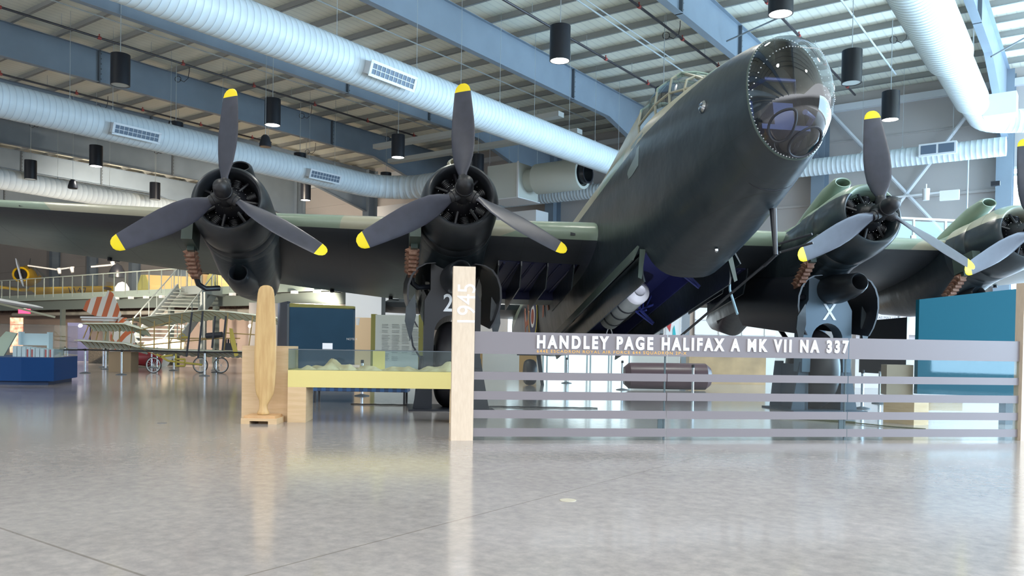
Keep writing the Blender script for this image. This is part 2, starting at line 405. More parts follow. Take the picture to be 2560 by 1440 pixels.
# ================================================================== ducts
def duct(name, label, pts, r, hang=True, seam=0.24, hz=RZ, joints=None, hangers=None):
    """spiral duct: ribbed tube along pts (list of Vectors)"""
    root = thing(name, label, 'duct', (pts[0].x, pts[0].y, pts[0].z))
    rs = r if isinstance(r, list) else [r] * len(pts)
    mb = MB(); P2 = []; R2 = []
    for i in range(len(pts) - 1):
        L = (pts[i + 1] - pts[i]).length; n = max(1, int(L / seam))
        for k in range(n):
            t0 = k / n; t1 = (k + 0.90) / n; tm = (k + 0.95) / n
            for t, dr in ((t0, 0.0), (t1, 0.0), (tm, 0.006)):
                P2.append(pts[i].lerp(pts[i + 1], t)); R2.append(rs[i] + (rs[i + 1] - rs[i]) * t + dr)
    P2.append(pts[-1]); R2.append(rs[-1])
    # tube with 40 sides
    mb.tube(P2, R2, 40)
    for q in range(len(mb.mi) - 2): mb.mi[q] = 0 if (q // 40) % 3 == 0 else 1
    mb.build('duct_run', [M['duct'], M['duct_seam']], root, smooth=50, world=True)
    if hangers:
        for (t, i) in hangers:
            p = pts[i].lerp(pts[i + 1], t); rr = rs[i] + (rs[i + 1] - rs[i]) * t
            h = MB().tube([p + Vector((0, 0, rr)), Vector((p.x, p.y, hz))], 0.008, 5)
            h.add([p + Vector((-0.08, 0, rr - 0.02)), p + Vector((0.08, 0, rr - 0.02)), p + Vector((0, 0, rr + 0.14))], [(0, 1, 2)])
            h.build('hanger_wire', M['wire'], root, world=True)
    return root
def vent(root, p, d, r, L=1.35, h=0.34, cells=10):
    """register box on a duct's near side. d = along direction, box sits on side facing down-left camera"""
    d = Vector(d).normalized(); out = Vector((d.y, -d.x, 0)); out = (out * 0.95 + Vector((0, 0, -0.32))).normalized()
    up = out.cross(d).normalized()
    if up.z < 0: up = -up
    O = p + out * (r + 0.02)
    mb = MB()
    fr = Matrix.Identity(4)
    def bx(m_, x0, y0, z0, x1, y1, z1):
        vs = [O + d * x + up * y + out * z for z in (z0, z1) for (x, y) in ((x0, y0), (x1, y0), (x1, y1), (x0, y1))]
        m_.add(vs, [(0, 3, 2, 1), (4, 5, 6, 7), (0, 1, 5, 4), (1, 2, 6, 5), (2, 3, 7, 6), (3, 0, 4, 7)])
    bx(mb, -L / 2, -h / 2, -.2, L / 2, h / 2, 0.24)
    for (x0, y0, x1, y1) in ((-L / 2 - .05, -h / 2 - .05, L / 2 + .05, -h / 2 + .03), (-L / 2 - .05, h / 2 - .03, L / 2 + .05, h / 2 + .05), (-L / 2 - .05, -h / 2, -L / 2 + .04, h / 2), (L / 2 - .04, -h / 2, L / 2 + .05, h / 2)):
        bx(mb, x0, y0, 0.24, x1, y1, 0.27)
    v = mb.build('register', M['duct_box'], root, smooth=0, world=True)
    g = MB(); bx(g, -L / 2 + .04, -h / 2 + .03, 0.235, L / 2 - .04, h / 2 - .03, 0.245)
    gg = g.build('grille', M['grille'], v, smooth=0); 
    # grille verts must sit in root space as v does
    inv = root.matrix_world.inverted(); gg.data.transform(inv)
    s = MB(); bx(s, -L / 2 + .04, -0.01, 0.24, L / 2 - .04, 0.01, 0.265)
    for i in range(cells + 1):
        x = -L / 2 + .04 + (L - .08) * i / cells; bx(s, x - 0.008, -h / 2 + .03, 0.24, x + 0.008, h / 2 - .03, 0.262)
    ss = s.build('louvre', M['duct_box'], v, smooth=0); ss.data.transform(inv)
DZ = 9.45; KD = 0.886
def dp(a, b): return ab(a * KD, b * KD, DZ)
P = [dp(-6, -20.6), dp(8, -20.5), dp(20, -20.4), dp(30, -20.3), dp(37.8, -20.2)]
d1 = duct('spiral_duct', 'thick white ribbed duct crossing overhead from upper left to the bomber', P, [0.60, 0.60, 0.585, 0.585, 0.57], seam=.2, hangers=[(0.2, 2), (0.45, 2), (0.7, 2), (0.95, 2), (.3, 3), (.6, 3), (.9, 3), (.85, 1), (.5, 1)])
vent(d1, dp(19.9, -20.4), DA, 0.585, 1.85, 0.36)
vent(d1, dp(36.9, -20.2), DA, 0.57, 1.3, 0.36)
P = [dp(2, -35.2), dp(15, -35.3), dp(33.5, -35.55)]
for k in range(1, 9):      # elbow turning to the right along the wall
    t = k / 8 * PI / 2; P.append(dp(33.5 + 2.6 * math.sin(t), -35.55 + 2.6 * (1 - math.cos(t))))
P.append(dp(36.1, -29.5))
d2 = duct('spiral_duct', 'second white ribbed duct at left, bending behind the inner propeller', P, 0.61, seam=0.22, hangers=[(0.35, 1), (0.5, 1), (0.65, 1), (0.8, 1), (0.9, 1), (.2, 1), (.1, 1), (.6, 0), (.75, 0), (.9, 0)])
vent(d2, dp(19.3, -35.35), DA, 0.61, 1.85, 0.36); vent(d2, dp(30.1, -35.45), DA, 0.61, 1.85, 0.36)
P = [dp(8, -52.4), dp(22, -53.2), dp(36, -54.6)]
d3 = duct('spiral_duct', 'third, lowest white duct at far left just above the wing', P, 0.55, seam=0.3, hangers=[(0.2, 1), (0.45, 1), (0.7, 1), (0.95, 0)])
P = [dp(12, -4.0), dp(28.6, -4.0), dp(29.0, -4.0), dp(34.0, -4.0), dp(34.4, -4.0), dp(36.8, -3.95)]
R_ = [0.60, 0.60, 0.51, 0.50, 0.425, 0.425]
for k in range(1, 7):
    t = k / 6 * 1.15; P.append(dp(36.8 + 1.5 * math.sin(t), -3.95 + 1.5 * (1 - math.cos(t)))); R_.append(0.41)
P.append(dp(39.6, 0.8)); R_.append(0.41)
d4 = duct('spiral_duct', 'stepped white duct descending at the right edge above the outer propellers', P, R_, seam=0.18, hangers=[(.5, 0), (.8, 0), (.4, 3), (.9, 3)])
T = Matrix.Rotation(ROT_AB, 4, 'Z')
mb = MB(); mb.box(-3.3, 31.0, 9.05, -2.35, 31.7, 9.75, T=T); mb.build('register', M['duct_box'], d4, smooth=0, world=True)
P = [ab(38.1, -30.5, 9.5), ab(38.1, -3.2, 9.5)]
d5 = duct('spiral_duct', 'slim white duct running level along the far wall behind nose and cockpit', P, 0.385, seam=0.2, hangers=[(0.72, 0), (0.8, 0), (0.86, 0), (0.93, 0), (.3, 0), (.4, 0)])
mb = MB(); mb.box(-6.3, 37.55, 9.35, -4.9, 37.9, 9.85, T=T); rg = mb.build('register', M['duct_box'], d5, smooth=0, world=True)
g = MB(); g.box(-6.22, 37.54, 9.42, -5.64, 37.56, 9.78, T=T); g.box(-5.56, 37.54, 9.42, -4.98, 37.56, 9.78, T=T)
gg = g.build('grille', M['grille'], rg, smooth=0); gg.data.transform(d5.matrix_world.inverted())
# air handler: box and wide cylinder with open mouth
ah = thing('air_handler', 'cream air handling unit with a wide round attenuator behind the inner propeller', 'air handler', ab(34.2, -24.6, 8.6), ROT_AB)
mb = MB(); mb.box(-1.2, -0.9, 0, 0.75, 0.9, 1.75)
bx_ = mb.build('housing', mat('handler_cream', (0.55, 0.57, 0.52), 0.45), ah, smooth=0)
MB().box(-1.3, -0.98, -0.04, 0.83, 0.98, 0.0).build('base_frame', M['white'], ah, smooth=0)
MB().box(0.70, -0.94, 0.0, 0.80, -0.90, 1.8).build('corner_post', M['white'], ah, smooth=0)
MB().lathe([(0.55, 0), (0.55, .55), (0.76, .6), (0.76, 3.2), (0.74, 3.25), (0.6, 3.25), (0.6, 2.6), (0.0, 2.6)], (0.75, 0, 0.98), (1, 0, 0), 36).build('attenuator', mat('attenuator_cream', (0.53, 0.56, 0.50), 0.45), ah, smooth=40)
MB().lathe([(0.5, 0), (0.5, 0.55), (0.42, 0.55), (0.42, 0)], (3.75, 0, 0.98), (1, 0, 0), 28, close=True).build('inlet_collar', M['black'], ah)
for (x, y) in ((-1.1, -.85), (-1.1, .85), (.7, .85), (0.7, -.85)): MB().tube([(x, y, 1.75), (x, y, RZ - 8.6)], 0.012, 5).build('hanger_rod', M['wire'], ah)
# second, lower plenum boxes seen just above the wing
pl = MB(); pl.box(-30.4, 36.2, 7.55, -24.7, 37.4, 8.45, T=T); o = pl.build('air_plenum', M['white'], loc=ab(37, -27, 6.75), smooth=0); tag(o, 'long white air plenum box just above the wing, left of the fuselage', 'air plenum')
pl = MB(); pl.box(-37.5, 37.0, 9.0, -31.5, 37.8, 9.8, T=T); o = pl.build('air_plenum', M['white'], loc=ab(37, -41, 7.1), smooth=0); tag(o, 'white air plenum box above the wing between the two left propellers', 'air plenum')

# ================================================================== pendants, speakers, pipes
def pendant(a, b, label, lit, zc=10.0, r=0.30, h=1.0):
    p = ab(a, b, zc - h / 2); root = thing('pendant_lamp', label, 'ceiling lamp', p, 0, 'black cylinder pendant lamps under the roof')
    MB().lathe([(0.27, 0.0), (r, 0.0), (r, h), (0.05, h + 0.01), (0.05, h - .05), (0.27, h - 0.1)], n=32, close=True).build('lamp_shade', M['black_lamp'], root, smooth=40)
    MB().lathe([(0.272, 0.012), (0.272, 0.03)], n=28).build('lens', M['lamp_on'] if lit else M['lamp_off'], root)
    MB().tube([(0, 0, h), (0, 0, RZ - 0.25 - p.z)], 0.014, 6).build('suspension_rod', M['wire'], root)
    zt = RZ - 0.8 - p.z
    pts = [(0.55 - 0.0, 0, zt + .35), (.55, 0, zt + .15), (.5, 0, zt - .15), (.33, 0, zt - .3), (.15, 0, zt - .22)]
    for i in range(0, 13): pts.append((0.06 + 0.13 * math.cos(i / 12 * 2 * PI), 0.02, zt - .18 + 0.13 * math.sin(i / 12 * 2 * PI)))
    MB().tube(pts, 0.014, 5).build('cable_loop', M['cable'], root)
    if lit:
        l = bpy.data.lights.new('pendant_light', 'SPOT'); l.energy = 1300; l.spot_size = 1.9; l.spot_blend = 0.7; l.shadow_soft_size = 0.26; l.color = (1.0, 0.96, 0.88)
        o = bpy.data.objects.new('pendant_light', l); COL.objects.link(o); o.location = p + Vector((0, 0, -0.03))
    return root
PEN = [(14.1, -26.2, 'large unlit black pendant lamp nearest the top left, on the dark roof beam', 0),
 (20.0, -26.0, 'brightly lit pendant lamp just right of the leftmost propeller tip', 1),
 (26.6, -25.7, 'pendant lamp with greenish lit lens left of the inner propeller', 1),
 (20.0, -12.9, 'bright pendant lamp hanging in front of the broad pale blue beam', 1),
 (20.15, -6.55, 'glaring lit pendant lamp cut off by the top edge above the nose dome', 1),
 (26.6, -6.4, 'unlit black pendant lamp just right of the nose dome', 0),
 (31.6, -6.25, 'lit pendant lamp above the right-hand propeller tip', 1),
 (26.8, -12.85, 'black pendant lamp partly hidden behind the cockpit canopy', 0),
 (20.2, -39.7, 'lit pendant lamp below the second duct at far left', 1),
 (31.9, -38.3, 'small lit pendant lamp hanging between the two left engines', 1),
 (20.0, -46.1, 'small black pendant lamp at the far left above the lowest duct', 0),
 (27.0, -46.1, 'small black pendant lamp low beside the leftmost engine', 0),
 (31.5, -25.0, 'black pendant lamp behind the inner propeller, left of the air handler', 0),
 (32.2, -32.0, 'black pendant lamp behind the bend of the second duct', 0),
 (19.9, -32.4, 'black pendant lamp mostly hidden above the second duct, left of the propeller blade', 0),
 (26.6, -32.4, 'black pendant lamp mostly hidden by the second duct, right of the leftmost propeller', 0)]
for a, b, lab, lit in PEN: pendant(a, b, lab, lit)
for (a, b, lab) in ((19.0, -25.1, 'dark cone loudspeaker hanging under the lit lamp, right of the leftmost propeller'), (19.4, -40.3, 'dark cone loudspeaker hanging at far left above the wing')):
    p = ab(a, b, 8.35); r_ = thing('hanging_speaker', lab, 'speaker', p, 0, 'cone speakers hung on wires')
    MB().lathe([(0.20, 0), (0.22, 0.03), (0.215, 0.12), (0.15, 0.36), (0.08, 0.44), (0.0, 0.45)], n=24).build('speaker_body', M['black'], r_)
    MB().tube([(0, 0, .44), (0, 0, RZ - .25 - p.z)], 0.008, 5).build('hanging_wire', M['wire'], r_)
def pipe(a0, a1, b, lab, z=12.62, r=0.045, m='pipe', fit=True, b1=None, name='sprinkler_pipe', cat='pipe'):
    b1 = b if b1 is None else b1
    o = thing(name, lab, cat, ab(a0, b, z))
    MB().tube([ab(a0, b, z), ab(a1, b1, z)], r, 8).build('pipe_run', M[m], o, world=True)
    if fit:
        L = a1 - a0; n = int(L / 3.2); f_ = MB(); h_ = MB()
        for i in range(n):
            t = (i + .6) / n; p = ab(a0 + L * t, b + (b1 - b) * t, z)
            f_.lathe([(r * 1.5, -.06), (r * 1.5, .06)], p, DA, 8); f_.lathe([(0.012, 0), (0.03, .12)], p + Vector((0, 0, .02)), (0, 0, 1), 6)
            q = ab(a0 + L * (t - .4 / n), b + (b1 - b) * (t - .4 / n), z); h_.tube([q, Vector((q.x, q.y, RZ - .25))], 0.009, 5)
        for q_ in islands(f_): q_.build('sprinkler_head', M['red_fit'], o, world=True)
        for q_ in islands(h_): q_.build('pipe_hanger', M['wire'], o, world=True)
pipe(0, 34.5, -20.15, 'dark sprinkler pipe under the broad pale blue beam, above the long thick duct')
pipe(8, 33.5, -16.35, 'dark sprinkler pipe passing behind the brightest pendant lamp', b1=-16.1)
pipe(12, 33, -12.75, 'dark sprinkler pipe ending behind the cockpit canopy')
pipe(14, 38.5, -9.1, 'dark sprinkler pipe passing behind the nose dome')
pipe(0, 34.6, -31.3, 'dark sprinkler pipe behind the leftmost propeller tip', b1=-30.9)
pipe(4, 30, -39.1, 'dark sprinkler pipe just above the second duct at left')
pipe(6, 38.3, -46.7, 'dark sprinkler pipe below the second duct at far left')
pipe(5, 38, -14.2, 'thin white conduit with a twin beside the brightest pendant lamp', r=0.028, m='conduit', fit=False, name='cable_conduit', cat='conduit')
pipe(5, 30, -13.95, 'shorter twin of the thin white conduit right of the brightest pendant', r=0.022, m='conduit', fit=False, name='cable_conduit', cat='conduit')
pipe(10, 36.5, -7.05, 'white conduit carrying the two pendants right of the nose dome', r=0.035, m='conduit', fit=False, name='cable_conduit', cat='conduit')
pipe(4, 36, -21.6, 'thin pale conduit above the long thick duct', r=0.025, m='conduit', fit=False, b1=-21.2, name='cable_conduit', cat='conduit')
pipe(4, 34, -29.0, 'thin pale conduit carrying the leftmost large pendant lamp', r=0.025, m='conduit', fit=False, name='cable_conduit', cat='conduit')
# long cross conduits near the far wall
for i, (a, z, x0, x1, lab) in enumerate(((30.2, 11.3, -31, -19.5, 'long pale rectangular duct crossing above the inner propeller, upper one'), (31.8, 10.9, -31.5, -19.5, 'long pale rectangular duct crossing above the inner propeller, lower one'))):
    o = MB().box(x0, a, z, x1, a + .45, z + .22, T=T).build('flat_duct', mat('flat_duct_grey', (0.42, 0.44, 0.42), 0.5), loc=ab(a, (x0 + x1) / 2, z), smooth=0); tag(o, lab, 'duct')
# roof rods
for i, (p, q, lab) in enumerate((((27.6, -10.85, 12.0), (29.0, -9.0, 13.1), 'dark flange brace rod rising from the beam left of the glaring lamp'), ((33.0, -3.3, 11.6), (34.5, -1.2, 13.1), 'dark flange brace rod at the right edge beside the white duct'))):
    o = MB().tube([ab(*p), ab(*q)], 0.03, 6).build('brace_rod', M['steel_dark']); tag(o, lab, 'brace')
# ================================================================== the bomber
AP = Vector((2.89453, 14.1042, 3.78885)); AF = Vector((0.15286, -0.95932, 0.2374)).normalized(); AL = Vector((0, 0, 1)).cross(AF).normalized(); AU = AF.cross(AL)
if AL.x < 0: AL = -AL
AU = AF.cross(AL); AU = AU if AU.z > 0 else -AU
AM = Matrix(((AL.x, AF.x, AU.x, AP.x), (AL.y, AF.y, AU.y, AP.y), (AL.z, AF.z, AU.z, AP.z), (0, 0, 0, 1)))
def lw(l, f, u): return AM @ Vector((l, f, u))

def camo(name, thr, axis_z=True, blend=0.03):
    """painted skin: olive / green patches above a wavy demarcation, night black below"""
    m = bpy.data.materials.new(name); m.use_nodes = True; nt = m.node_tree; b = nt.nodes['Principled BSDF']
    co, x, y, z = xyz(nt)
    n = nt.nodes.new('ShaderNodeTexNoise'); n.inputs['Scale'].default_value = 0.28; n.inputs['Detail'].default_value = 0; nt.links.new(co, n.inputs['Vector'])
    pat = nt.nodes.new('ShaderNodeMath'); pat.operation = 'GREATER_THAN'; nt.links.new(n.outputs['Fac'], pat.inputs[0]); pat.inputs[1].default_value = 0.5
    top = mixc(nt, pat.outputs[0], (0.38, 0.37, 0.28), (0.24, 0.31, 0.24))
    n2 = nt.nodes.new('ShaderNodeTexNoise'); n2.inputs['Scale'].default_value = 2.2; n2.inputs['Detail'].default_value = 5; nt.links.new(co, n2.inputs['Vector'])
    low = mixc(nt, n2.outputs['Fac'], (0.014, 0.021, 0.028), (0.030, 0.042, 0.050))
    if thr is None: c = low
    elif thr == 'top': c = top
    else:
        s = mnode(nt, 'GREATER_THAN', mnode(nt, 'ADD', z, mnode(nt, 'MULTIPLY', y, 0.058)), thr); c = mixc(nt, s, low, top)
    # panel lines: station joints along the body
    t = mnode(nt, 'ABSOLUTE', mnode(nt, 'SUBTRACT', mnode(nt, 'MODULO', mnode(nt, 'ADD', y, 30.3), 1.22), 0.61)); ln = mnode(nt, 'LESS_THAN', t, 0.006)
    t2 = mnode(nt, 'ABSOLUTE', mnode(nt, 'SUBTRACT', mnode(nt, 'MODULO', mnode(nt, 'ADD', mnode(nt, 'ADD', z, 10.0), mnode(nt, 'MULTIPLY', y, 0.058)), 0.62), 0.31)); l2 = mnode(nt, 'LESS_THAN', t2, 0.005)
    if thr is not None and thr != 'top':
        ll = mnode(nt, 'MULTIPLY', mnode(nt, 'MAXIMUM', ln, l2), 0.6); c = mixc(nt, ll, c, (0.014, 0.02, 0.022))
    nt.links.new(c, b.inputs['Base Color']); b.inputs['Roughness'].default_value = 0.31; b.inputs['Specular IOR Level'].default_value = 0.6
    n3 = nt.nodes.new('ShaderNodeTexNoise'); n3.inputs['Scale'].default_value = 1.6; n3.inputs['Detail'].default_value = 3; nt.links.new(co, n3.inputs['Vector'])
    bp = nt.nodes.new('ShaderNodeBump'); bp.inputs['Strength'].default_value = 0.42; bp.inputs['Distance'].default_value = 0.06
    nt.links.new(n3.outputs['Fac'], bp.inputs['Height']); nt.links.new(bp.outputs[0], b.inputs['Normal'])
    return m
M['skin'] = camo('bomber_skin', 1.02)
M['skin_nac'] = camo('nacelle_skin', .42)
M['skin_top'] = camo('bomber_upper_camouflage', 'top')
M['skin_low'] = camo('bomber_night_underside', None)
def under_mat():
    m = bpy.data.materials.new('wing_underside'); m.use_nodes = True; nt = m.node_tree; b = nt.nodes['Principled BSDF']
    co, x, y, z = xyz(nt)
    n2 = nt.nodes.new('ShaderNodeTexNoise'); n2.inputs['Scale'].default_value = 1.2; n2.inputs['Detail'].default_value = 6; nt.links.new(co, n2.inputs['Vector'])
    c = mixc(nt, n2.outputs['Fac'], (0.085, 0.112, 0.100), (0.125, 0.155, 0.135))
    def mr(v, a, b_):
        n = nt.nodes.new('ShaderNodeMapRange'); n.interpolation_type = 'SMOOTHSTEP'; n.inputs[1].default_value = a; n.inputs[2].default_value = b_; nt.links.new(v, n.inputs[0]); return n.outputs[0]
    # soft-edged darker tone along the leading edge and beside the outer engine
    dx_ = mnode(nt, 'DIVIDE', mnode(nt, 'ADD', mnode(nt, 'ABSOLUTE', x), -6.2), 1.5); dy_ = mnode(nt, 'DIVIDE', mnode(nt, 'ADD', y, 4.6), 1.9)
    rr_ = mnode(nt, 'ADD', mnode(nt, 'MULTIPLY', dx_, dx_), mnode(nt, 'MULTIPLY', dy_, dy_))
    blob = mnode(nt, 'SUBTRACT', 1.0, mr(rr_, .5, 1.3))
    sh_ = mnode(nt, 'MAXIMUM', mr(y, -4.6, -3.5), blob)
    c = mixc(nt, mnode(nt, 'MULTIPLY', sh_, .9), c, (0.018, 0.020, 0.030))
    # spanwise skin laps and rib rivet lines
    t = mnode(nt, 'ABSOLUTE', mnode(nt, 'SUBTRACT', mnode(nt, 'MODULO', mnode(nt, 'ADD', y, 30.0), 0.37), 0.185)); l1 = mnode(nt, 'LESS_THAN', t, 0.004)
    t = mnode(nt, 'ABSOLUTE', mnode(nt, 'SUBTRACT', mnode(nt, 'MODULO', mnode(nt, 'ADD', x, 40.0), 1.16), 0.58)); l2 = mnode(nt, 'LESS_THAN', t, 0.007)
    c = mixc(nt, mnode(nt, 'MULTIPLY', mnode(nt, 'MAXIMUM', l1, l2), 0.55), c, (0.012, 0.016, 0.018))
    nt.links.new(c, b.inputs['Base Color']); b.inputs['Roughness'].default_value = 0.4; b.inputs['Specular IOR Level'].default_value = 0.5
    return m
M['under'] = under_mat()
M['eng_dark'] = mat('engine_casing', (0.009, 0.009, 0.012), 0.45, metal=0.0)
M['eng_fin'] = mat('cylinder_fin', (0.03, 0.028, 0.030), 0.45, metal=0.4)
M['bolt'] = mat('bright_bolt', (0.5, 0.5, 0.5), 0.25, metal=0.9)
M['cowl'] = mat('cowling_paint', (0.022, 0.025, 0.030), 0.34, noise=0.15, nscale=3)
M['cowl_g'] = mat('cowling_green', (0.05, 0.072, 0.062), 0.36, noise=0.15, nscale=2)
M['exh'] = mat('rusty_exhaust', (0.16, 0.062, 0.035), 0.7, col2=(0.27, 0.16, 0.11), nscale=14)
M['prop'] = mat('propeller_grey', (0.040, 0.042, 0.060), 0.38, noise=0.12, nscale=5)
M['tip'] = mat('propeller_tip_yellow', (0.86, 0.66, 0.01), 0.4)
M['bay'] = mat('bay_blue_black', (0.014, 0.018, 0.085), 0.5)
M['rack'] = mat('rack_blue', (0.05, 0.07, 0.30), 0.4)
M['dark_in'] = mat('interior_dark', (0.02, 0.022, 0.03), 0.6)

bomber = thing('bomber_aircraft', 'huge dark four-engined wartime bomber filling the hall, nose up', 'aircraft', mw=AM)

# ---- fuselage
ST = [(3.72, .535, -1.04, .66), (3.4, .59, -1.12, .80), (3.0, .64, -1.19, .93), (2.4, .70, -1.27, 1.10), (1.7, .77, -1.34, 1.27), (1.0, .81, -1.38, 1.42), (0.4, .84, -1.40, 1.55), (0.04, .84, -1.40, 1.60)]
SB = [(0.03, .84, -1.40, 1.60), (-1, .84, -1.38, 1.70), (-2.4, .84, -1.32, 1.80), (-3.8, .84, -1.25, 1.90), (-5.4, .84, -1.15, 2.0), (-7.0, .84, -1.03, 2.1)]
SR = [(-7.02, .84, -1.03, 2.1), (-9, .80, -.70, 2.22), (-11, .72, -.30, 2.35), (-13, .60, .20, 2.48), (-15, .42, .8, 2.62), (-17, .24, 1.45, 2.75), (-17.9, .06, 2.0, 2.6)]
NR = 48
def ring(f, w, ub, ut, n=None, bay=False):
    if n is None: n = 2.25 + .65 * min(1, max(0, (3.6 - f) / 3.6)) if f > -7.1 else max(2.1, 2.9 + (f + 7) * .1)
    c = (ut + ub) / 2; h = (ut - ub) / 2; pts = []
    for k in range(NR):
        a = 2 * PI * (k + .5) / NR; ca, sa = math.cos(a), math.sin(a)
        x = w * math.copysign(abs(ca) ** (2 / n), ca); z = c + h * math.copysign(abs(sa) ** (2 / n), sa)
        if bay and z < -0.93 + (-f) * .03 and abs(x) < w * 0.97:
            z = -0.45; x = x * 0.92
        pts.append(Vector((x, f, z)))
    return pts
mb = MB()
mb.loft([ring(*s) for s in ST] + [ring(*s, bay=True) for s in SB] + [ring(*s) for s in SR], cap0=False)
fus = mb.build('fuselage', M['skin'], bomber, smooth=40)
# nose bulkhead inside the dome, floor and sighting gear
mb = MB(); mb.loft([ring(3.1, .60, -1.18, .80), ring(3.08, .60, -1.18, .80)]); mb.build('nose_bulkhead', M['dark_in'], bomber, smooth=0)
mb = MB(); mb.box(-.36, 3.1, -.62, .30, 3.7, -.55); mb.box(-.10, 3.2, -.55, .18, 3.55, -.15); mb.tube([(.3, 3.2, -.7), (.32, 3.75, -.45), (.1, 3.95, -.5)], .035, 8)
mb.tube([(-.45, 3.15, .1), (-.2, 3.6, .15), (.2, 3.6, .15), (.45, 3.15, .1)], .03, 8); mb.box(-.5, 3.12, -.35, -.25, 3.3, .0)
mb.build('nose_equipment', [mat('equipment_blue', (0.05, 0.06, 0.16), 0.3, metal=.4)], bomber)
# perspex dome
def domering(f, w, ub, ut): return ring(f, w, ub, ut, 2.15)
DST = [(3.72, .535, -1.04, .66), (3.86, .515, -1.02, .62), (4.0, .475, -.97, .54), (4.13, .42, -.90, .43), (4.24, .345, -.81, .29), (4.33, .255, -.69, .13), (4.39, .16, -.55, -.04), (4.42, .07, -.40, -.18), (4.425, .01, -.33, -.25)]
dome = MB().loft([domering(*s) for s in DST], cap0=False).build('nose_dome', glass('perspex', (0.70, 0.76, 0.80), 0.07, 0.02), bomber, smooth=80)
# rivets along the rims, and the two framed ports low in the dome
def surf(f, a):
    for i in range(len(DST) - 1):
        if DST[i][0] <= f <= DST[i + 1][0]:
            t = (f - DST[i][0]) / (DST[i + 1][0] - DST[i][0]); s = [DST[i][j] + (DST[i + 1][j] - DST[i][j]) * t for j in range(4)]; break
    else: s = DST[0]
    c = (s[3] + s[2]) / 2; h = (s[3] - s[2]) / 2; ca, sa = math.cos(a), math.sin(a)
    return Vector((s[1] * math.copysign(abs(ca) ** .93, ca), f, c + h * math.copysign(abs(sa) ** .93, sa)))
rv = MB()
def rivet(p, r=.011):
    n = (p - Vector((0, 3.0, -.3))).normalized(); rv.lathe([(r, -.002), (r * .7, .005), (0, .007)], p, n, 5)
for i in range(90): rivet(surf(3.76, 2 * PI * i / 90))
for i in range(46):
    t = i / 45; rivet(surf(3.76 + .56 * math.sin(t * PI), PI * 1.04 - t * PI * 1.08 + 0.0)); 
for i in range(12): rivet(surf(4.28 - .5 * i / 12, -.04)); rivet(surf(4.26 - .5 * i / 12, -.24))
rim = MB()
def port(cf, ca, rf, ra):
    pts = []
    for i in range(41):
        t = 2 * PI * i / 40; p = surf(cf + rf * math.cos(t), ca + ra * math.sin(t)); pts.append(p + (p - Vector((0, 3.2, -.3))).normalized() * .004)
        if i % 1 == 0 and i < 40: rivet(pts[-1] + (p - Vector((0, 3.2, -.3))).normalized() * .008, .008)
    rim.tube(pts, .017, 6)
port(4.06, PI * 1.28, .20, .28); port(3.99, PI * 1.53, .21, .40)
rv.build('rivets', M['bolt'], dome, smooth=0)['kind'] = 'stuff'; rim.build('port_rim', M['dark_in'], dome)
rim2 = MB(); ps = [surf(3.73, 2 * PI * i / 60) for i in range(61)]; rim2.tube(ps, .016, 6); rim2.build('dome_rim', M['cowl_g'], dome)
# side port, belly light, masts
sp = MB(); sp.lathe([(.09, 0), (.09, .02), (.06, .05), (0, .06)], (-.655, 2.65, .25), (-1, .15, .1), 20); sp.build('side_porthole', glass('port_glass', (.5, .6, .7), .4), bomber)
MB().lathe([(.03, 0), (.026, .03), (0, .05)], (-.05, 1.35, -1.375), (0, 0, -1), 12).build('belly_lamp', M['bolt'], bomber)
MB().tube([(.30, 2.55, -1.2), (.30, 2.50, -1.86)], [.05, .03], 10).tube([(.30, 2.50, -1.86), (.30, 2.15, -1.90)], .022, 8).build('pitot_mast', M['black'], bomber)
am = MB(); am.tube([(.55, 2.1, -1.55), (.85, 2.55, -1.55)], .018, 6); am.tube([(.55, 2.1, -1.68), (.85, 2.55, -1.68)], .018, 6); am.tube([(.30, 2.5, -1.86), (.8, -2.6, -1.75)], .014, 6); am.tube([(.4, 2.45, -1.8), (.9, -2.6, -1.7)], .012, 6); am.build('aerial_rods', M['black'], bomber)
MB().tube([(.92, -.3, -.95), (.94, -.42, -1.45), (.94, -.2, -1.95)], .022, 8).build('crank_rod', mat('steel_blue', (.25, .38, .45), .3), bomber)
# cockpit canopy
CST = [(1.80, .20, 1.12, 1.20), (1.45, .42, 1.06, 1.50), (1.0, .50, 1.12, 1.84), (.4, .53, 1.2, 2.03), (-.5, .53, 1.3, 2.12), (-1.5, .50, 1.4, 2.10), (-2.9, .44, 1.55, 2.07)]
def cring(f, w, ub, ut):
    return [Vector((w * x, f, ub + (ut - ub) * z)) for x, z in ((-1, 0), (-.98, .45), (-.86, .82), (-.5, 1.0), (0, 1.04), (.5, 1.0), (.86, .82), (.98, .45), (1, 0))]
can = MB().loft([cring(*s) for s in CST[:5]], closed=False).build('cockpit_canopy', glass('canopy_glass', (.80, .86, .92), .2), bomber, smooth=30)
fr = MB()
for s in CST[:5]: fr.tube(cring(*s), .022, 6)
for j in (0, 1, 3, 5, 7, 8): fr.tube([cring(*s)[j] for s in CST[:5]], .022, 6)
fr.build('canopy_frame', M['skin_top'], can)
MB().loft([cring(*s) for s in CST[4:]], closed=False).loft([cring(-2.9, .44, 1.55, 2.07), cring(-8, .2, 1.9, 2.20)], closed=False).build('canopy_fairing', M['skin_top'], bomber, smooth=40)
mb = MB(); mb.box(-.28, -.5, 1.3, .0, -.2, 1.85); mb.box(-.3, .5, 1.2, .3, .7, 1.5); mb.tube([(-.2, .2, 1.3), (-.2, .25, 1.7)], .03); mb.build('cockpit_seat', M['dark_in'], bomber)
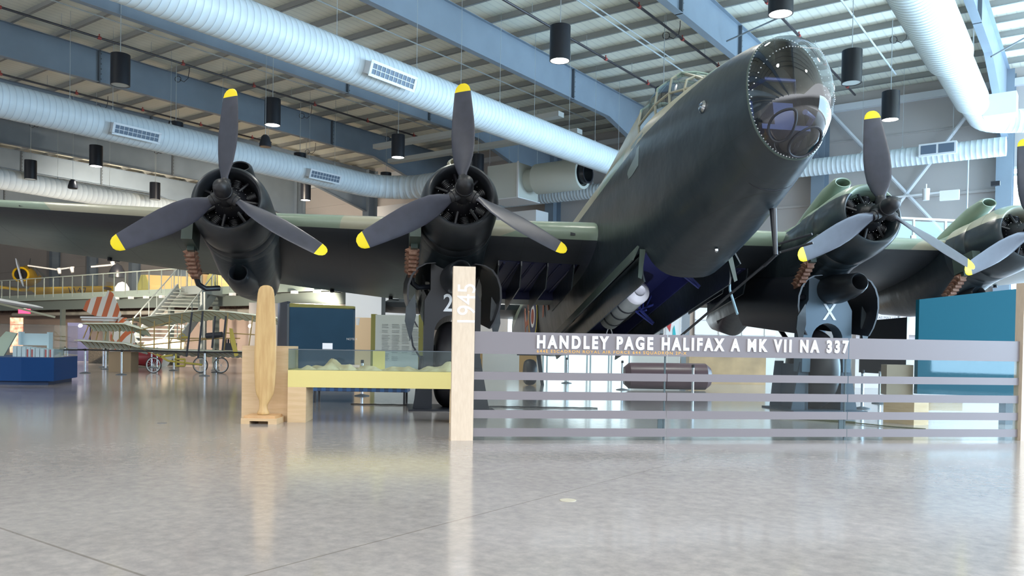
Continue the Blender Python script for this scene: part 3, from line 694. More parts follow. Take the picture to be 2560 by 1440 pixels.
def side_x(f, z):
    for A_, B_ in zip(ST + SB, (ST + SB)[1:]):
        if A_[0] >= f >= B_[0]:
            t = (A_[0] - f) / max(1e-6, A_[0] - B_[0]); w_, ub, ut = [A_[j] + (B_[j] - A_[j]) * t for j in (1, 2, 3)]; break
    n = 2.25 + .65 * min(1, max(0, (3.6 - f) / 3.6)); zz = abs(z - (ub + ut) / 2) / ((ut - ub) / 2)
    return w_ * (1 - min(.99, zz) ** n) ** (1 / n)
MB().loft([[Vector((-side_x(f, z) - .004 * q, f, z)) for f, z in ((.25, 1.12), (-.1, 1.16), (-.35, 1.16), (-.38, .9), (-.36, .62), (-.28, .50), (-.1, .48), (.25, .50), (.25, .8))] for q in (-1, 1.5)]).build('cockpit_side_window', mat('painted_side_window', (.15, .19, .18), .3), bomber, smooth=20)

# ---- bomb bay: doors, racks, container
dm = M['skin_low']
for s in (-1, 1):
    mb = MB(); rings = []
    for f in (0.0, -1.5, -3.5, -5.5, -7.0):
        zt = -.95 + .03 * -f; rings.append([Vector((s * (.74 + .06 * math.sin(t * 2.6)), f, zt - .53 * t)) for t in (0, .25, .5, .75, 1)] + [Vector((s * (.71 + .06 * math.sin(t * 2.6)), f, zt - .53 * t)) for t in (1, .75, .5, .25, 0)])
    mb.loft(rings); mb.build('bomb_bay_door', dm, bomber, smooth=40)
    # narrow outer folding flap, bent outward with the lit front edge
    mb = MB(); mb.loft([[Vector((s * .86, f, -.86 + .03 * -f)), Vector((s * .97, f, -1.12 + .03 * -f)), Vector((s * .95, f, -1.13 + .03 * -f)), Vector((s * .83, f, -.88 + .03 * -f))] for f in (.05, -2, -4.3, -6.8)])
    mb.build('bomb_bay_fold', M['cowl_g'] if s < 0 else dm, bomber, smooth=30)
    mb = MB(); mb.prism([(0, 0), (.1, 0), (.16, -.50), (.10, -.53)], (s * .72, .02, -.92), (s, 0, 0), (0, 0, 1), (0, .02, 0)); mb.build('door_end_plate', M['cowl_g'], bomber, smooth=0)
mb = MB()
mb.box(-.66, -7, -.5, .66, -.06, -.46); mb.box(-.68, -7, -.92, -.65, -.06, -.47); mb.box(.65, -7, -.92, .68, -.06, -.47)
mb.prism([(-.66, -.47), (-.66, -.90), (-.55, -1.15), (-.35, -1.28), (0, -1.32), (.35, -1.28), (.55, -1.15), (.66, -.90), (.66, -.47)], (0, .02, 0), (1, 0, 0), (0, 0, 1), (0, -.04, 0))
mb.build('bomb_bay_lining', M['bay'], bomber, smooth=0)
for (f, k) in ((-1.0, 0), (-3.6, 1)):
    mb = MB()
    O = Vector((.35, f, -.5))
    for (p, q, r) in (((0, 0, 0), (0, 0, -.42), .02), ((.12, 0, 0), (.06, 0, -.42), .016), ((-.3, .1, 0), (0, 0, -.42), .016), ((.35, -.1, 0), (.1, 0, -.42), .014), ((0, 0, -.42), (.28, 0, -.72), .035), ((0, 0, -.42), (-.12, .1, -.50), .03), ((-.12, .1, -.5), (.26, 0, -.74), .022), ((0, 0, -.42), (.35, 0, -.28), .025), ((.35, 0, -.28), (.42, 0, -.40), .03), ((.05, 0, -.45), (.05, .25, -.5), .02)):
        mb.tube([O + Vector(p), O + Vector(q)], r, 6)
    mb.build('bomb_rack', M['rack'], bomber)
cy = MB(); cy.lathe([(0, 1.0), (.07, 1.0), (.075, .985), (.10, 1.02), (.185, .98), (.20, .94), (.20, .86)], (-.18, -3.5, -1.03), (0, 1, 0.0), 28)
ct = thing('supply_container', 'white-nosed cylindrical supply container slung in the open bomb bay', 'container', mw=AM @ Matrix.Translation((-.20, -3.1, -1.03)) @ Matrix.Scale(1.12, 4))
MB().lathe([(0, 1.02), (.07, 1.02), (.08, 1.03), (.10, 1.06), (.18, 1.02), (.20, .97), (.20, .88)], (0, 0, 0), (0, 1, 0), 30).build('nose_cap', M['white'], ct, smooth=60)
MB().lathe([(.195, .88), (.195, -.85), (.17, -.9), (0, -.9)], (0, 0, 0), (0, 1, 0), 30).build('container_body', mat('container_grey', (.32, .35, .32), .4, noise=.1, nscale=6), ct)
for y in (-.15, .3, -.6): MB().lathe([(.205, y), (.205, y + .05)], (0, 0, 0), (0, 1, 0), 30).build('strap', M['black'], ct)
MB().tube([(0, -.88, -.1), (-.06, -.9, -.25), (-.03, -.9, -.42), (.03, -.9, -.42), (.05, -.9, -.25), (0, -.88, -.1)], .012, 6).build('webbing_loop', M['white'], ct)

# ---- wings
def foil(l):
    a = abs(l)
    if a < 7.2: t = max(0, (a - .84)) / 6.36; le = -2.38 - .40 * t; ul = .36 + .16 * t; te = -7.55 + .55 * t; ut = .28 - .04 * min(1, t / .6) + .22 * max(0, (t - .6) / .4); th = .92 - .30 * t
    else: t = (a - 7.2) / 8.7; le = -2.78 - 1.2 * t; ul = .52 + .64 * t; te = -7.0 + 1.1 * t; ut = .46 + .75 * t; th = .62 - .42 * t
    return le, ul, te, ut, th
XC = [0, .006, .02, .05, .1, .17, .25, .33, .42, .52, .62, .72, .82, .91, 1.0]
def wring(l, bay=False, scale=1.0):
    le, ul, te, ut, th = foil(l); c = le - te; pts = []
    def half(x): return 5 * (0.2969 * math.sqrt(x) - .126 * x - .3516 * x * x + .2843 * x ** 3 - .1015 * x ** 4)
    up = [Vector((l, le - c * x, ul + (ut - ul) * x + th * scale * half(x) * 1.0 + .0)) for x in XC]
    lo = []
    for x in XC:
        z = ul + (ut - ul) * x - th * scale * half(x) * 1.0
        if bay and .17 < x < .62: z += .42
        lo.append(Vector((l, le - c * x, z)))
    return up[::-1] + lo[1:-1]      # from TE over the top to LE, then underneath
NP = len(XC) * 2 - 2
def wmat(i, j): return 0 if j < len(XC) + 1 else 1
for s in (-1, 1):
    ls = [.6, 1.02, 1.021, 1.6, 2.2, 2.72, 2.721, 3.8, 5, 6, 7.2, 8.5, 10, 11.5, 13, 14.4, 15.2, 15.7, 15.95]
    rings = []
    for l in ls:
        bay = 1.02 < l < 2.7201 and l != 1.02 and l != 2.721
        sc = 1.0 if l < 15 else max(.15, 1 - ((l - 15) / .97) ** 2)
        rings.append(wring(s * l, bay, sc))
    mb = MB(); mb.loft(rings, mif=wmat)
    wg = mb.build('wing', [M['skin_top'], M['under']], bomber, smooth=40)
    # root fillet
    # bay lining and hanging cell doors
    le, ul, te, ut, th = foil(1.9)
    bb = MB(); bb.box(s * 1.03, -5.45, -.02, s * 2.71, -3.35, .01); bb.box(s * 1.03, -5.46, -.2, s * 2.71, -5.44, .1)
    for q in range(6): x = 1.1 + q * .3; bb.tube([(s * x, -3.4, -.02), (s * (x + .15), -5.4, -.02)], .03, 6)
    bb.build('wing_bay_lining', M['bay'], bomber, smooth=0)
    for l in (1.12, 1.68, 2.24, 2.72):
        mb = MB(); z0 = -.02
        mb.prism([(-3.30, -.02), (-5.5, .02), (-5.62, -.42), (-3.62, -.50), (-3.32, -.12)], (s * l, 0, 0), (0, 1, 0), (0, 0, 1), (s * .025, 0, 0))
        mb.build('wing_cell_door', M['skin_low'], bomber, smooth=0)
    # flap hinge fittings and small slots on the underside
    mb = MB()
    for l in (4.9, 6.3, 9.3, 11.2):
        le, ul, te, ut, th = foil(l); mb.lathe([(.05, -.03), (.05, .05)], (s * l, te + .35, ut - .10), (0, 0, 1), 10); mb.tube([(s * l, te + .35, ut - .12), (s * (l - .2), te + .3, ut - .12)], .012, 5)
    
    for q_ in range(4):
        n_ = MB(); isl = islands(mb)[2 * q_:2 * q_ + 2]
        for i_ in isl: n_.add(i_.v, i_.f)
        n_.build('flap_fitting', M['black'], bomber)
    mb = MB()
    for l in (1.35, 12.0): le, ul, te, ut, th = foil(l); mb.box(s * l - .05, le - .08, ul - th * .13, s * l + .05, le - .02, ul - th * .06)
    mb.build('leading_edge_slot', M['black'], bomber, smooth=0)

# ---- tailplane and twin fins
mb = MB()
rings = []
for l in (-5.0, -4.8, -2, 0, 2, 4.8, 5.0):
    c = 2.0 - .12 * abs(l); e = .25 if abs(l) < 5 else .1
    rings.append([Vector((l, -15.6 - c * x, 2.65 + e * z)) for x, z in ((1, 0), (.7, .45), (.3, .8), (.08, .6), (0, 0), (.08, -.6), (.3, -.8), (.7, -.45))])
mb.loft(rings); mb.build('tailplane', M['skin_low'], bomber)
for s in (-1, 1):
    mb = MB(); P_ = [(-15.3, 1.6), (-15.2, 2.7), (-15.6, 3.7), (-16.3, 4.2), (-17.4, 4.2), (-17.9, 3.6), (-18.0, 2.2), (-17.5, 1.5), (-16.3, 1.2)]
    mb.prism(P_, (s * 5.0, 0, 0), (0, 1, 0), (0, 0, 1), (s * .14, 0, 0)); mb.build('tail_fin', M['skin_low'], bomber, smooth=0)
# roundel and code letters on the port flank
def disc_on_side(name, f, u, rings_, lx):
    o = None
    for i, (r, m) in enumerate(rings_):
        mb = MB(); n = 40
        mb.prism([(r * math.cos(2 * PI * k / n), r * math.sin(2 * PI * k / n)) for k in range(n)], (lx - .004 * i, f, u), (0, 1, 0), (0, 0, 1), (-.004, 0, 0))
        x = mb.build(name if i == 0 else 'roundel_ring', m, bomber if o is None else o, smooth=0); o = o or x
YL = mat('roundel_yellow', (.62, .5, .06), .5); BL = mat('roundel_blue', (.02, .03, .09), .5); RD = mat('roundel_red', (.30, .06, .03), .5); WH = mat('roundel_white', (.7, .7, .68), .5); CR_ = mat('code_red', (.34, .10, .05), .5)
disc_on_side('fuselage_roundel', -9.7, .58, ((.66, YL), (.58, BL), (.32, WH), (.22, RD)), -.815)
TM = frame((-.825, -9.7, .58), (0, -1, 0), (0, 0, 1), (-1, 0, 0))
for s_, f0, nm in (('H', -11.6, 'code_letter'), ('A', -8.6, 'code_letter')):
    text_mesh(nm, s_, 1.5, CR_, bomber, frame((-.80 if f0 < -10 else -.84, f0 + .4, .15), (0, 1, 0), (0, 0, 1), (-1, 0, 0)), extr=.004, offs=.015, sx=.8, world=False)

# ---- propellers and engines
def blade_mb():
    mb = MB()
    ST_ = [(.10, .13, .13, 60), (.20, .13, .13, 58), (.30, .20, .11, 55), (.42, .32, .085, 50), (.58, .42, .065, 45), (.8, .46, .05, 40), (1.05, .455, .038, 35), (1.3, .41, .03, 31), (1.55, .355, .024, 28), (1.72, .315, .02, 26), (1.82, .29, .018, 25), (1.90, .245, .016, 25), (1.95, .17, .012, 25), (1.975, .08, .01, 25)]
    rings = []
    for r, c, t, p in ST_:
        p = math.radians(p); ch = Vector((math.cos(p), math.sin(p), 0)); no = Vector((-math.sin(p), math.cos(p), 0)); R_ = []
        for k in range(20):
            a = 2 * PI * k / 20; x = math.cos(a); y = math.sin(a)
            R_.append(Vector((0, 0, r)) + ch * (c / 2 * x) + no * (t / 2 * (y if r < .25 else y * (1 - .25 * x) * (1.0 if y > 0 else .45))))
        rings.append(R_)
    mb.loft(rings, mif=lambda i, j: 1 if i >= 10 else 0)
    mb.mi[-1] = 1
    return mb
def hub_mb():
    mb = MB()
    mb.lathe([(0, .44), (.03, .44), (.05, .425), (.09, .41), (.125, .36), (.14, .28), (.145, .16), (.155, .15), (.155, .11), (.14, .10), (.15, .0), (.17, -.1), (.15, -.2)], (0, 0, 0), (0, 1, 0), 28)
    for k in range(3):
        a = PI / 2 + k * 2 * PI / 3; d = Vector((math.cos(a), 0, math.sin(a)))
        mb.lathe([(.105, .05), (.105, .2), (.09, .21), (.09, .25), (.08, .27)], (0, 0, 0), d, 16)
    for k in range(9): a = 2 * PI * k / 9; mb.lathe([(.012, 0), (.012, .03)], (.13 * math.cos(a), .115, .13 * math.sin(a)), (0, 1, 0), 6)
    return mb
blade_me = None
ENG = [(-7.7563, -.9, .145, 'A', 0.0), (-3.7908, 0, 0, 'B', 0.0), (3.7908, 0, 0, 'C', -.0214), (7.7563, -.9, .145, 'D', -.0348)]
for (l0, f0, u0, nm, ph) in ENG:
    EM = Matrix.Translation((l0, f0, u0))
    # propeller
    pr_ = bpy.data.objects.new('propeller', None); COL.objects.link(pr_); pr_.parent = bomber; pr_.matrix_local = EM
    pr_.empty_display_size = .3
    hub_mb().build('propeller_hub', M['eng_dark'] if nm != 'C' else M['eng_dark'], pr_, smooth=40)
    for k in range(3):
        if blade_me is None: b_ = blade_mb().build('propeller_blade', [M['prop'], M['tip']], pr_, smooth=60); blade_me = b_.data
        else:
            b_ = bpy.data.objects.new('propeller_blade', blade_me); COL.objects.link(b_); b_.parent = pr_
        b_.rotation_euler = (0, -(ph + k * 2 * PI / 3), 0)
    # engine and nacelle: nacelle mesh is the part, the rest its sub-parts
    inner = nm in 'BC'
    rings = []
    if inner: NS = [(-1.50, .655, .655, .0), (-1.9, .66, .70, -.04), (-2.5, .66, .86, -.16), (-3.2, .64, 1.02, -.22), (-4.2, .62, 1.0, -.24), (-5.4, .55, .82, -.22), (-6.6, .42, .58, -.16), (-7.6, .22, .30, -.04), (-8.1, .04, .06, .08)]
    else: NS = [(-1.50, .655, .655, .0), (-1.9, .65, .70, -.05), (-2.5, .62, .82, -.12), (-3.2, .56, .82, -.12), (-4.2, .46, .66, -.05), (-5.2, .30, .42, .04), (-5.9, .06, .1, .16)]
    for (y, w_, h_, zc) in NS:
        rings.append([Vector((l0 + w_ * math.copysign(abs(math.cos(a)) ** .92, math.cos(a)), f0 + y, u0 + .06 + zc + h_ * math.copysign(abs(math.sin(a)) ** .92, math.sin(a)))) for a in [2 * PI * k / 40 for k in range(40)]])
    if inner:   # open wheel bay: lift the underside between stations
        for i, R_ in enumerate(rings):
            if -5.5 < NS[i][0] < -3.0:
                for p in R_:
                    if p.z < -.55 and abs(p.x - l0) < .52: p.z = -.25
    nac = MB().loft(rings, cap0=False, mif=lambda i, j: 0).build('engine_nacelle', M['skin_nac'], bomber, smooth=45)
    C0 = (l0, f0, u0 + .06)
    MB().lathe([(.48, -.9), (.485, -.5), (.50, -.36), (.525, -.30), (.555, -.285), (.59, -.31), (.63, -.40), (.665, -.55), (.685, -.75), (.69, -1.0), (.69, -1.18), (.675, -1.20), (.69, -1.22), (.685, -1.50), (.66, -1.52), (.62, -1.5)], C0, (0, 1, 0), 56).build('cowling_ring', M['cowl'] if nm in 'AB' else M['skin_nac'], nac, smooth=50)
    # cowl gills
    MB().lathe([(.688, -1.5), (.70, -1.56), (.705, -1.80), (.67, -1.82)], C0, (0, 1, 0), 40).build('cowl_gills', M['skin_nac'], nac, smooth=30)
    eb = MB(); eb.lathe([(0, -.12), (.10, -.14), (.17, -.22), (.24, -.38), (.30, -.5), (.30, -.8), (.62, -.86), (.62, -.9)], C0, (0, 1, 0), 30)
    for k in range(7):
        a = 2 * PI * (k + .5) / 7; d = Vector((math.cos(a), 0, math.sin(a))); prof = []
        for q in range(9): prof += [(.10, .2 + q * .028), (.10, .21 + q * .028), (.08, .212 + q * .028), (.08, .226 + q * .028)]
        eb.lathe(prof + [(.085, .46)], Vector(C0) + Vector((0, -.62, 0)), d, 14)
        a2 = a + PI / 7; d2 = Vector((math.cos(a2), 0, math.sin(a2))); eb.tube([Vector(C0) + Vector((0, -.42, 0)) + d2 * .2, Vector(C0) + Vector((0, -.5, 0)) + d2 * .47], .028, 6)
    eb.build('engine_block', M['eng_dark'], nac, smooth=40)
    bl = MB()
    for R_, n_, y_ in ((.20, 16, -.28), (.30, 24, -.46), (.42, 40, -.6)):
        for k in range(n_): a = 2 * PI * k / n_; bl.lathe([(.007, 0), (.005, .012)], Vector(C0) + Vector((R_ * math.cos(a), y_, R_ * math.sin(a))), (0, 1, 0), 5)
    bl.build('engine_bolts', M['bolt'], nac, smooth=0)['kind'] = 'stuff'
    # carburettor intake on top
    t = MB(); TR = []
    for (y, w_, h_, zc) in ((-1.12, .17, .10, 1.0), (-1.20, .20, .13, 1.0), (-1.6, .23, .19, .92), (-2.3, .24, .22, .72), (-3.1, .2, .2, .52), (-3.7, .1, .1, .42)):
        TR.append([Vector((l0 + .03 + w_ * math.cos(a), f0 + y, u0 + .06 + zc + h_ * math.sin(a))) for a in [2 * PI * k / 24 for k in range(24)]])
    t.loft(TR, cap0=False); t.loft([[p.copy() for p in TR[0]], [Vector((l0 + .03 + .15 * math.cos(a), f0 - 1.13, u0 + 1.06 + .08 * math.sin(a))) for a in [2 * PI * k / 24 for k in range(24)]], [Vector((l0 + .03 + .14 * math.cos(a), f0 - 1.5, u0 + 1.06 + .07 * math.sin(a))) for a in [2 * PI * k / 24 for k in range(24)]]], cap0=False)
    t.build('air_intake', M['skin_top'] if nm in 'BCD' else M['cowl'], nac, smooth=50)
    # oil cooler duct under the cowling
    y0, z0, x0 = ((-1.75, -.80, -.02) if nm in 'AD' else (-1.0, -1.02, .05))
    ch = MB()
    rr = []
    for (y, r_, dz) in ((0, .165, 0), (-.02, .185, 0), (-.15, .215, 0), (-.4, .26, .03), (-.8, .30, .10), (-1.3, .30, .22), (-1.9, .2, .34)):
        rr.append([Vector((l0 + x0 + r_ * math.cos(a), f0 + y0 + y, u0 + z0 + dz + r_ * math.sin(a))) for a in [2 * PI * k / 28 for k in range(28)]])
    ch.loft(rr, cap0=False); ch.loft([rr[0], [Vector((l0 + x0 + .15 * math.cos(a), f0 + y0 - .02, u0 + z0 + .15 * math.sin(a))) for a in [2 * PI * k / 28 for k in range(28)]], [Vector((l0 + x0 + .14 * math.cos(a), f0 + y0 - .5, u0 + z0 + .14 * math.sin(a))) for a in [2 * PI * k / 28 for k in range(28)]]], cap0=False)
    ch.build('oil_cooler_duct', M['cowl'], nac, smooth=50)
    # exhaust: fish-scale flame damper on the left side and curved pipe
    ex = MB(); xe = l0 - .80; ye = f0 - 1.35; 
    ex.box(xe - .03, ye - .06, u0 - .50, xe + .12, ye + .5, u0 - .25); 
    for q in range(6):
        zc = u0 - .56 - q * .048; yc = ye + .05 - q * .085
        ex.box(xe - .05, yc - .11, zc - .13, xe + .09, yc + .06, zc + .02)
        ex.prism([(0, 0), (-.07, -.03), (0, -.08)], (xe - .05, yc - .08, zc), (1, 0, 0), (0, 0, 1), (0, .12, 0)); ex.prism([(0, 0), (.05, -.03), (0, -.08)], (xe + .09, yc - .08, zc), (1, 0, 0), (0, 0, 1), (0, .12, 0))
    ex.build('flame_damper', M['exh'], nac, smooth=20)
    hs = MB(); hs.box(xe - .05, ye - .05, u0 - .52, xe + .14, ye + .55, u0 - .18); hs.box(xe - .02, ye - .08, u0 - .60, xe + .10, ye + .2, u0 - .5); hs.build('exhaust_housing', M['cowl_g'], nac, smooth=0)
    MB().tube([(xe + .02, ye - .48, u0 - .88), (xe + .04, ye - .6, u0 - .99), (xe + .14, ye - .75, u0 - 1.03), (xe + .38, ye - .85, u0 - .98)], .05, 10).build('exhaust_pipe', M['black'], nac)

# ---- main landing gear (built upright in the hall)
def gear(l0, digit):
    base = lw(l0, -3.13, -3.13); base.z = 0; x = AL.copy(); y = Vector((-AL.y, AL.x, 0))   # y away from the visitor
    T_ = frame(base, x, y, (0, 0, 1))
    fr_ = MB()
    # magnesium arch frame facing forward
    out = [(-.53, .80), (-.53, 2.05), (-.42, 2.25), (-.42, 2.75), (.42, 2.75), (.42, 2.25), (.53, 2.05), (.53, .80), (.36, .80), (.34, 1.45)]
    out += [(.34 * math.cos(a), 1.45 + .34 * math.sin(a)) for a in [PI * k / 12 for k in range(1, 12)]] + [(-.34, 1.45), (-.36, .80)]
    def fp(poly, y0, y1, m_): 
        a = MB(); a.prism(poly, T_ @ Vector((0, y0, 0)), x, (0, 0, 1), y * (y1 - y0)); return a.build(*m_)
    g = MB(); g.prism(out, T_ @ Vector((0, -.55, 0)), x, (0, 0, 1), y * .34)
    gm = M['black'] if digit == '2' else M['gear_blue']
    g_ = g.build('landing_gear_frame', gm, bomber, smooth=30, world=True)
    # wheel
    w_ = MB(); pr = []
    for k in range(0, 25): a = -PI / 2 + PI * k / 24; pr.append((.40 + .44 * math.cos(a) ** .8 if abs(math.cos(a)) > 1e-6 else .40, .30 * math.sin(a)))
    w_.lathe([(.38, -.22)] + pr + [(.38, .22)], T_ @ Vector((0, .02, .84)), x, 48)
    wh = w_.build('main_wheel', M['rubber'], bomber, smooth=50, world=True)
    h_ = MB(); h_.lathe([(.0, -.26), (.12, -.26), (.34, -.2), (.39, -.22), (.39, .22), (.34, .2), (.12, .26), (0, .26)], T_ @ Vector((0, .02, .84)), x, 32); hh = h_.build('wheel_hub', M['steel_dark'], wh, world=False); hh.data.transform(bomber.matrix_world.inverted())
    # jack stand: two tapered side plates, foot plate
    j = MB()
    for s in (-1, 1):
        j.prism([(s * .54, 1.0), (s * .36, 1.0), (s * .36, .03), (s * .72, .03)], T_ @ Vector((0, -.5, 0)), x, (0, 0, 1), y * .05)
        j.prism([(s * .56, 1.0), (s * .38, 1.0), (s * .38, .03), (s * .66, .03)], T_ @ Vector((0, .5, 0)), x, (0, 0, 1), y * .05)
        j.box(s * .40 - .03, -.5, .03, s * .40 + .03, .5, .95, T=T_)
    j.box(-.80, -.75, 0, .80, .62, .03, T=T_)
    j.build('wheel_stand', M['black'] if digit == '2' else M['gear_blue_dark'], bomber, smooth=0, world=True)
    # curved gear doors either side
    for s in (-1, 1):
        d = MB(); R_ = []
        for yy in (-.95, -.5, 0, .6, 1.2, 1.9):
            o_ = []; i_ = []
            for (xx, zz) in ((.38, 2.80), (.55, 2.78), (.70, 2.70), (.80, 2.56), (.86, 2.38), (.87, 2.18), (.84, 1.98), (.77, 1.78), (.68, 1.62)):
                o_.append(T_ @ Vector((s * xx, yy, zz + .08 * yy))); i_.append(T_ @ Vector((s * (xx - .035), yy, zz - .01 + .08 * yy)))
            R_.append(o_ + i_[::-1])
        d.loft(R_); d.build('gear_door', M['black'], bomber, smooth=40, world=True)
        f2 = MB(); f2.prism([(s * .72, 2.15), (s * .88, 1.9), (s * .90, 1.65), (s * .80, 1.28), (s * .70, 1.75)], T_ @ Vector((0, -.98 if s < 0 else -.6, 0)), x, (0, 0, 1), y * .03)
        f2.build('gear_door_flap', M['skin_low'], bomber, smooth=0, world=True)
    st = MB()
    for s in (-1, 1): st.tube([T_ @ Vector((s * .40, -.2, 2.1)), T_ @ Vector((s * .44, 1.8, 2.5))], .045, 8); st.tube([T_ @ Vector((s * .40, -.3, 1.0)), T_ @ Vector((s * .3, 1.6, 2.2))], .05, 8)
    st.tube([T_ @ Vector((-.5, .2, 2.5)), T_ @ Vector((.5, .2, 2.5))], .05, 8); st.build('retraction_strut', M['black'], bomber, world=True)
    if digit == '2':
        c2 = MB(); c2.tube([T_ @ Vector((-.78, -.7, 1.9)), T_ @ Vector((-.80, -.72, 1.55)), T_ @ Vector((-.74, -.74, 1.2)), T_ @ Vector((-.60, -.75, .98))], .016, 6); c2.build('hanging_hose', M['black'], bomber, world=True)
    tm = frame(T_ @ Vector((-.185 if digit == '2' else -.10, -.556, 1.86)), x, (0, 0, 1), -y)
    text_mesh('code_numeral' if digit == '2' else 'code_letter', digit, .46, M['lettering'], bomber, tm, extr=.003, offs=.006, sx=.85)
M['gear_blue'] = mat('gear_grey_blue', (.09, .145, .20), .4); M['gear_blue_dark'] = mat('stand_blue', (.035, .06, .09), .4)  # right gear frame: blue light put into its colour, the left one stays black
gear(-3.79, '2'); gear(3.79, 'X')
# tail wheel
tw = MB(); tb = Vector((.55, 24.6, 0)); 
tw.lathe([(.2, -.14), (.33, -.16), (.38, -.1), (.4, 0), (.38, .1), (.33, .16), (.2, .14)], tb + Vector((0, 0, .4)), (1, .16, 0), 32); tw.build('tail_wheel', M['rubber'], bomber, world=True)
tw = MB(); tw.prism([(-.3, .9), (.3, .9), (.45, 0.0), (.55, 0), (.42, 1.0), (.2, 1.6), (-.3, 1.6)], tb + Vector((-.1, .25, 0)), (1, .16, 0), (0, 0, 1), (0, .08, 0)); tw.build('tail_wheel_leg', M['black'], bomber, smooth=0, world=True)
# ================================================================== barrier with title, post, display case
SD = Vector((0.9907, 0.1352, 0)); SN = Vector((0.1352, -0.9907, 0))       # along the barrier; towards the visitor
S0 = Vector((-0.50, 10.70, 0))
def sp(s, d, z): return S0 + SD * s + SN * d + Vector((0, 0, z))
# left post
TP = frame(S0, SD, -SN, (0, 0, 1))
post = thing('wooden_post', 'tall pale plywood post lettered 1945 left of the glass barrier', 'post', sp(-.145, 0, 0))
MB().box(-.292, -.06, 0, -.002, .10, 2.278, T=TP).build('post_body', M['ply_pale'], post, smooth=0, world=True)
text_mesh('date_lettering', '1945', .335, mat('pale_lettering', (.80, .79, .85), .4), post, frame(sp(-.004, .061, 1.49), (0, 0, 1), -SD, SN), extr=.002, offs=.0, sx=.86)
post2 = thing('wooden_post', 'pale plywood post cut off by the right edge, ending the barrier', 'post', sp(8.06, 0, 0))
MB().box(7.925, -.06, 0, 8.21, .10, 2.278, T=TP).build('post_body', M['ply_pale'], post2, smooth=0, world=True)
# glass barrier
bar = thing('glass_barrier', 'waist-high glass barrier with grey bands and the bomber title in white letters', 'barrier', sp(3.9, 0, 0))
J = [0.0, 2.636, 5.270, 7.92]
BANDS = [(1.142, 1.435), (.800, .905), (.537, .648), (.290, .400), (.048, .160)]
for i in range(3):
    g = MB().box(J[i] + .006, -.006, .0, J[i + 1] - .006, .006, 1.435, T=TP).build('glass_panel', M['case_glass'], bar, smooth=0, world=True)
    mb = MB()
    for z0, z1 in BANDS: mb.box(J[i] + .006, -.010, z0, J[i + 1] - .006, -.0075, z1, T=TP)
    o = mb.build('vinyl_bands', M['band'], g, smooth=0); o.data.transform(bar.matrix_world.inverted())
for s in J[1:3]:
    MB().box(s - .035, .008, 0, s - .015, .028, 1.40, T=TP).box(s - .11, .01, .155, s - .04, .03, .285, T=TP).build('glass_clamp', M['steel_dark'], bar, smooth=0, world=True)
TITLE = 'HANDLEY PAGE HALIFAX A MK VII NA 337'
tm = frame(sp(.835, .012, 1.262), SD, (0, 0, 1), SN)
t_ = text_mesh('title_lettering', TITLE, .205, M['lettering'], bar, tm, extr=.014, offs=.009, sx=.62, spacing=1.42)
def fit_text(o, bar_, s0, s1, z0, z1):
    """scale the finished lettering to its measured run along the barrier"""
    W = bar_.matrix_world; ps = [W @ v.co for v in o.data.vertices]
    a = [(p - S0).dot(SD) for p in ps]; z = [p.z for p in ps]; a0, a1, y0, y1 = min(a), max(a), min(z), max(z); inv = W.inverted()
    for v, p, q in zip(o.data.vertices, ps, a):
        n = p + SD * (s0 + (q - a0) * (s1 - s0) / (a1 - a0) - q); n.z = z0 + (p.z - y0) * (z1 - z0) / (y1 - y0); v.co = inv @ n
fit_text(t_, bar, .834, 5.262, 1.218, 1.402); split_text(t_, bar, 'title_letter')
t2 = text_mesh('subtitle_lettering', '644E ESCADRON ROYAL AIR FORCE 644 SQUADRON 2P-X', .07, M['orange_ink'], bar, frame(sp(.835, .0105, 1.16), SD, (0, 0, 1), SN), extr=.001, offs=.0006, spacing=1.25)
fit_text(t2, bar, .836, 2.905, 1.160, 1.208)

# display case
CD = Vector((0.9978, 0.0665, 0)).normalized(); CN = Vector((CD.y, -CD.x, 0)); TC = frame((-3.462, 12.566, 0), CD, -CN, (0, 0, 1))
case = thing('display_case', 'long yellow display table with glass box on plywood legs', 'display case', (-2.1, 12.9, 0))
MB().box(0, 0, .548, 2.80, .78, .812, T=TC).build('table_box', M['yellow'], case, smooth=0, world=True)
MB().box(.0, .0, 0, .28, .62, .547, T=TC).build('leg', M['ply'], case, smooth=0, world=True)
MB().box(2.50, .15, 0, 2.78, .62, .547, T=TC).build('leg', M['ply'], case, smooth=0, world=True)
gl = MB(); 
for (a, b, c, d) in ((.004, .006, 2.79, .014), (.004, .764, 2.79, .772), (.004, .014, .012, .764), (2.78, .014, 2.79, .764)): gl.box(a, b, .813, c, d, 1.13, T=TC)
gl.box(.004, .006, 1.13, 2.79, .772, 1.138, T=TC); gl.build('glass_cover', M['case_glass'], case, smooth=0, world=True)
MB().box(.004, .000, 1.128, 2.795, .006, 1.140, T=TC).build('glass_edge', M['steel_dark'], case, smooth=0, world=True)
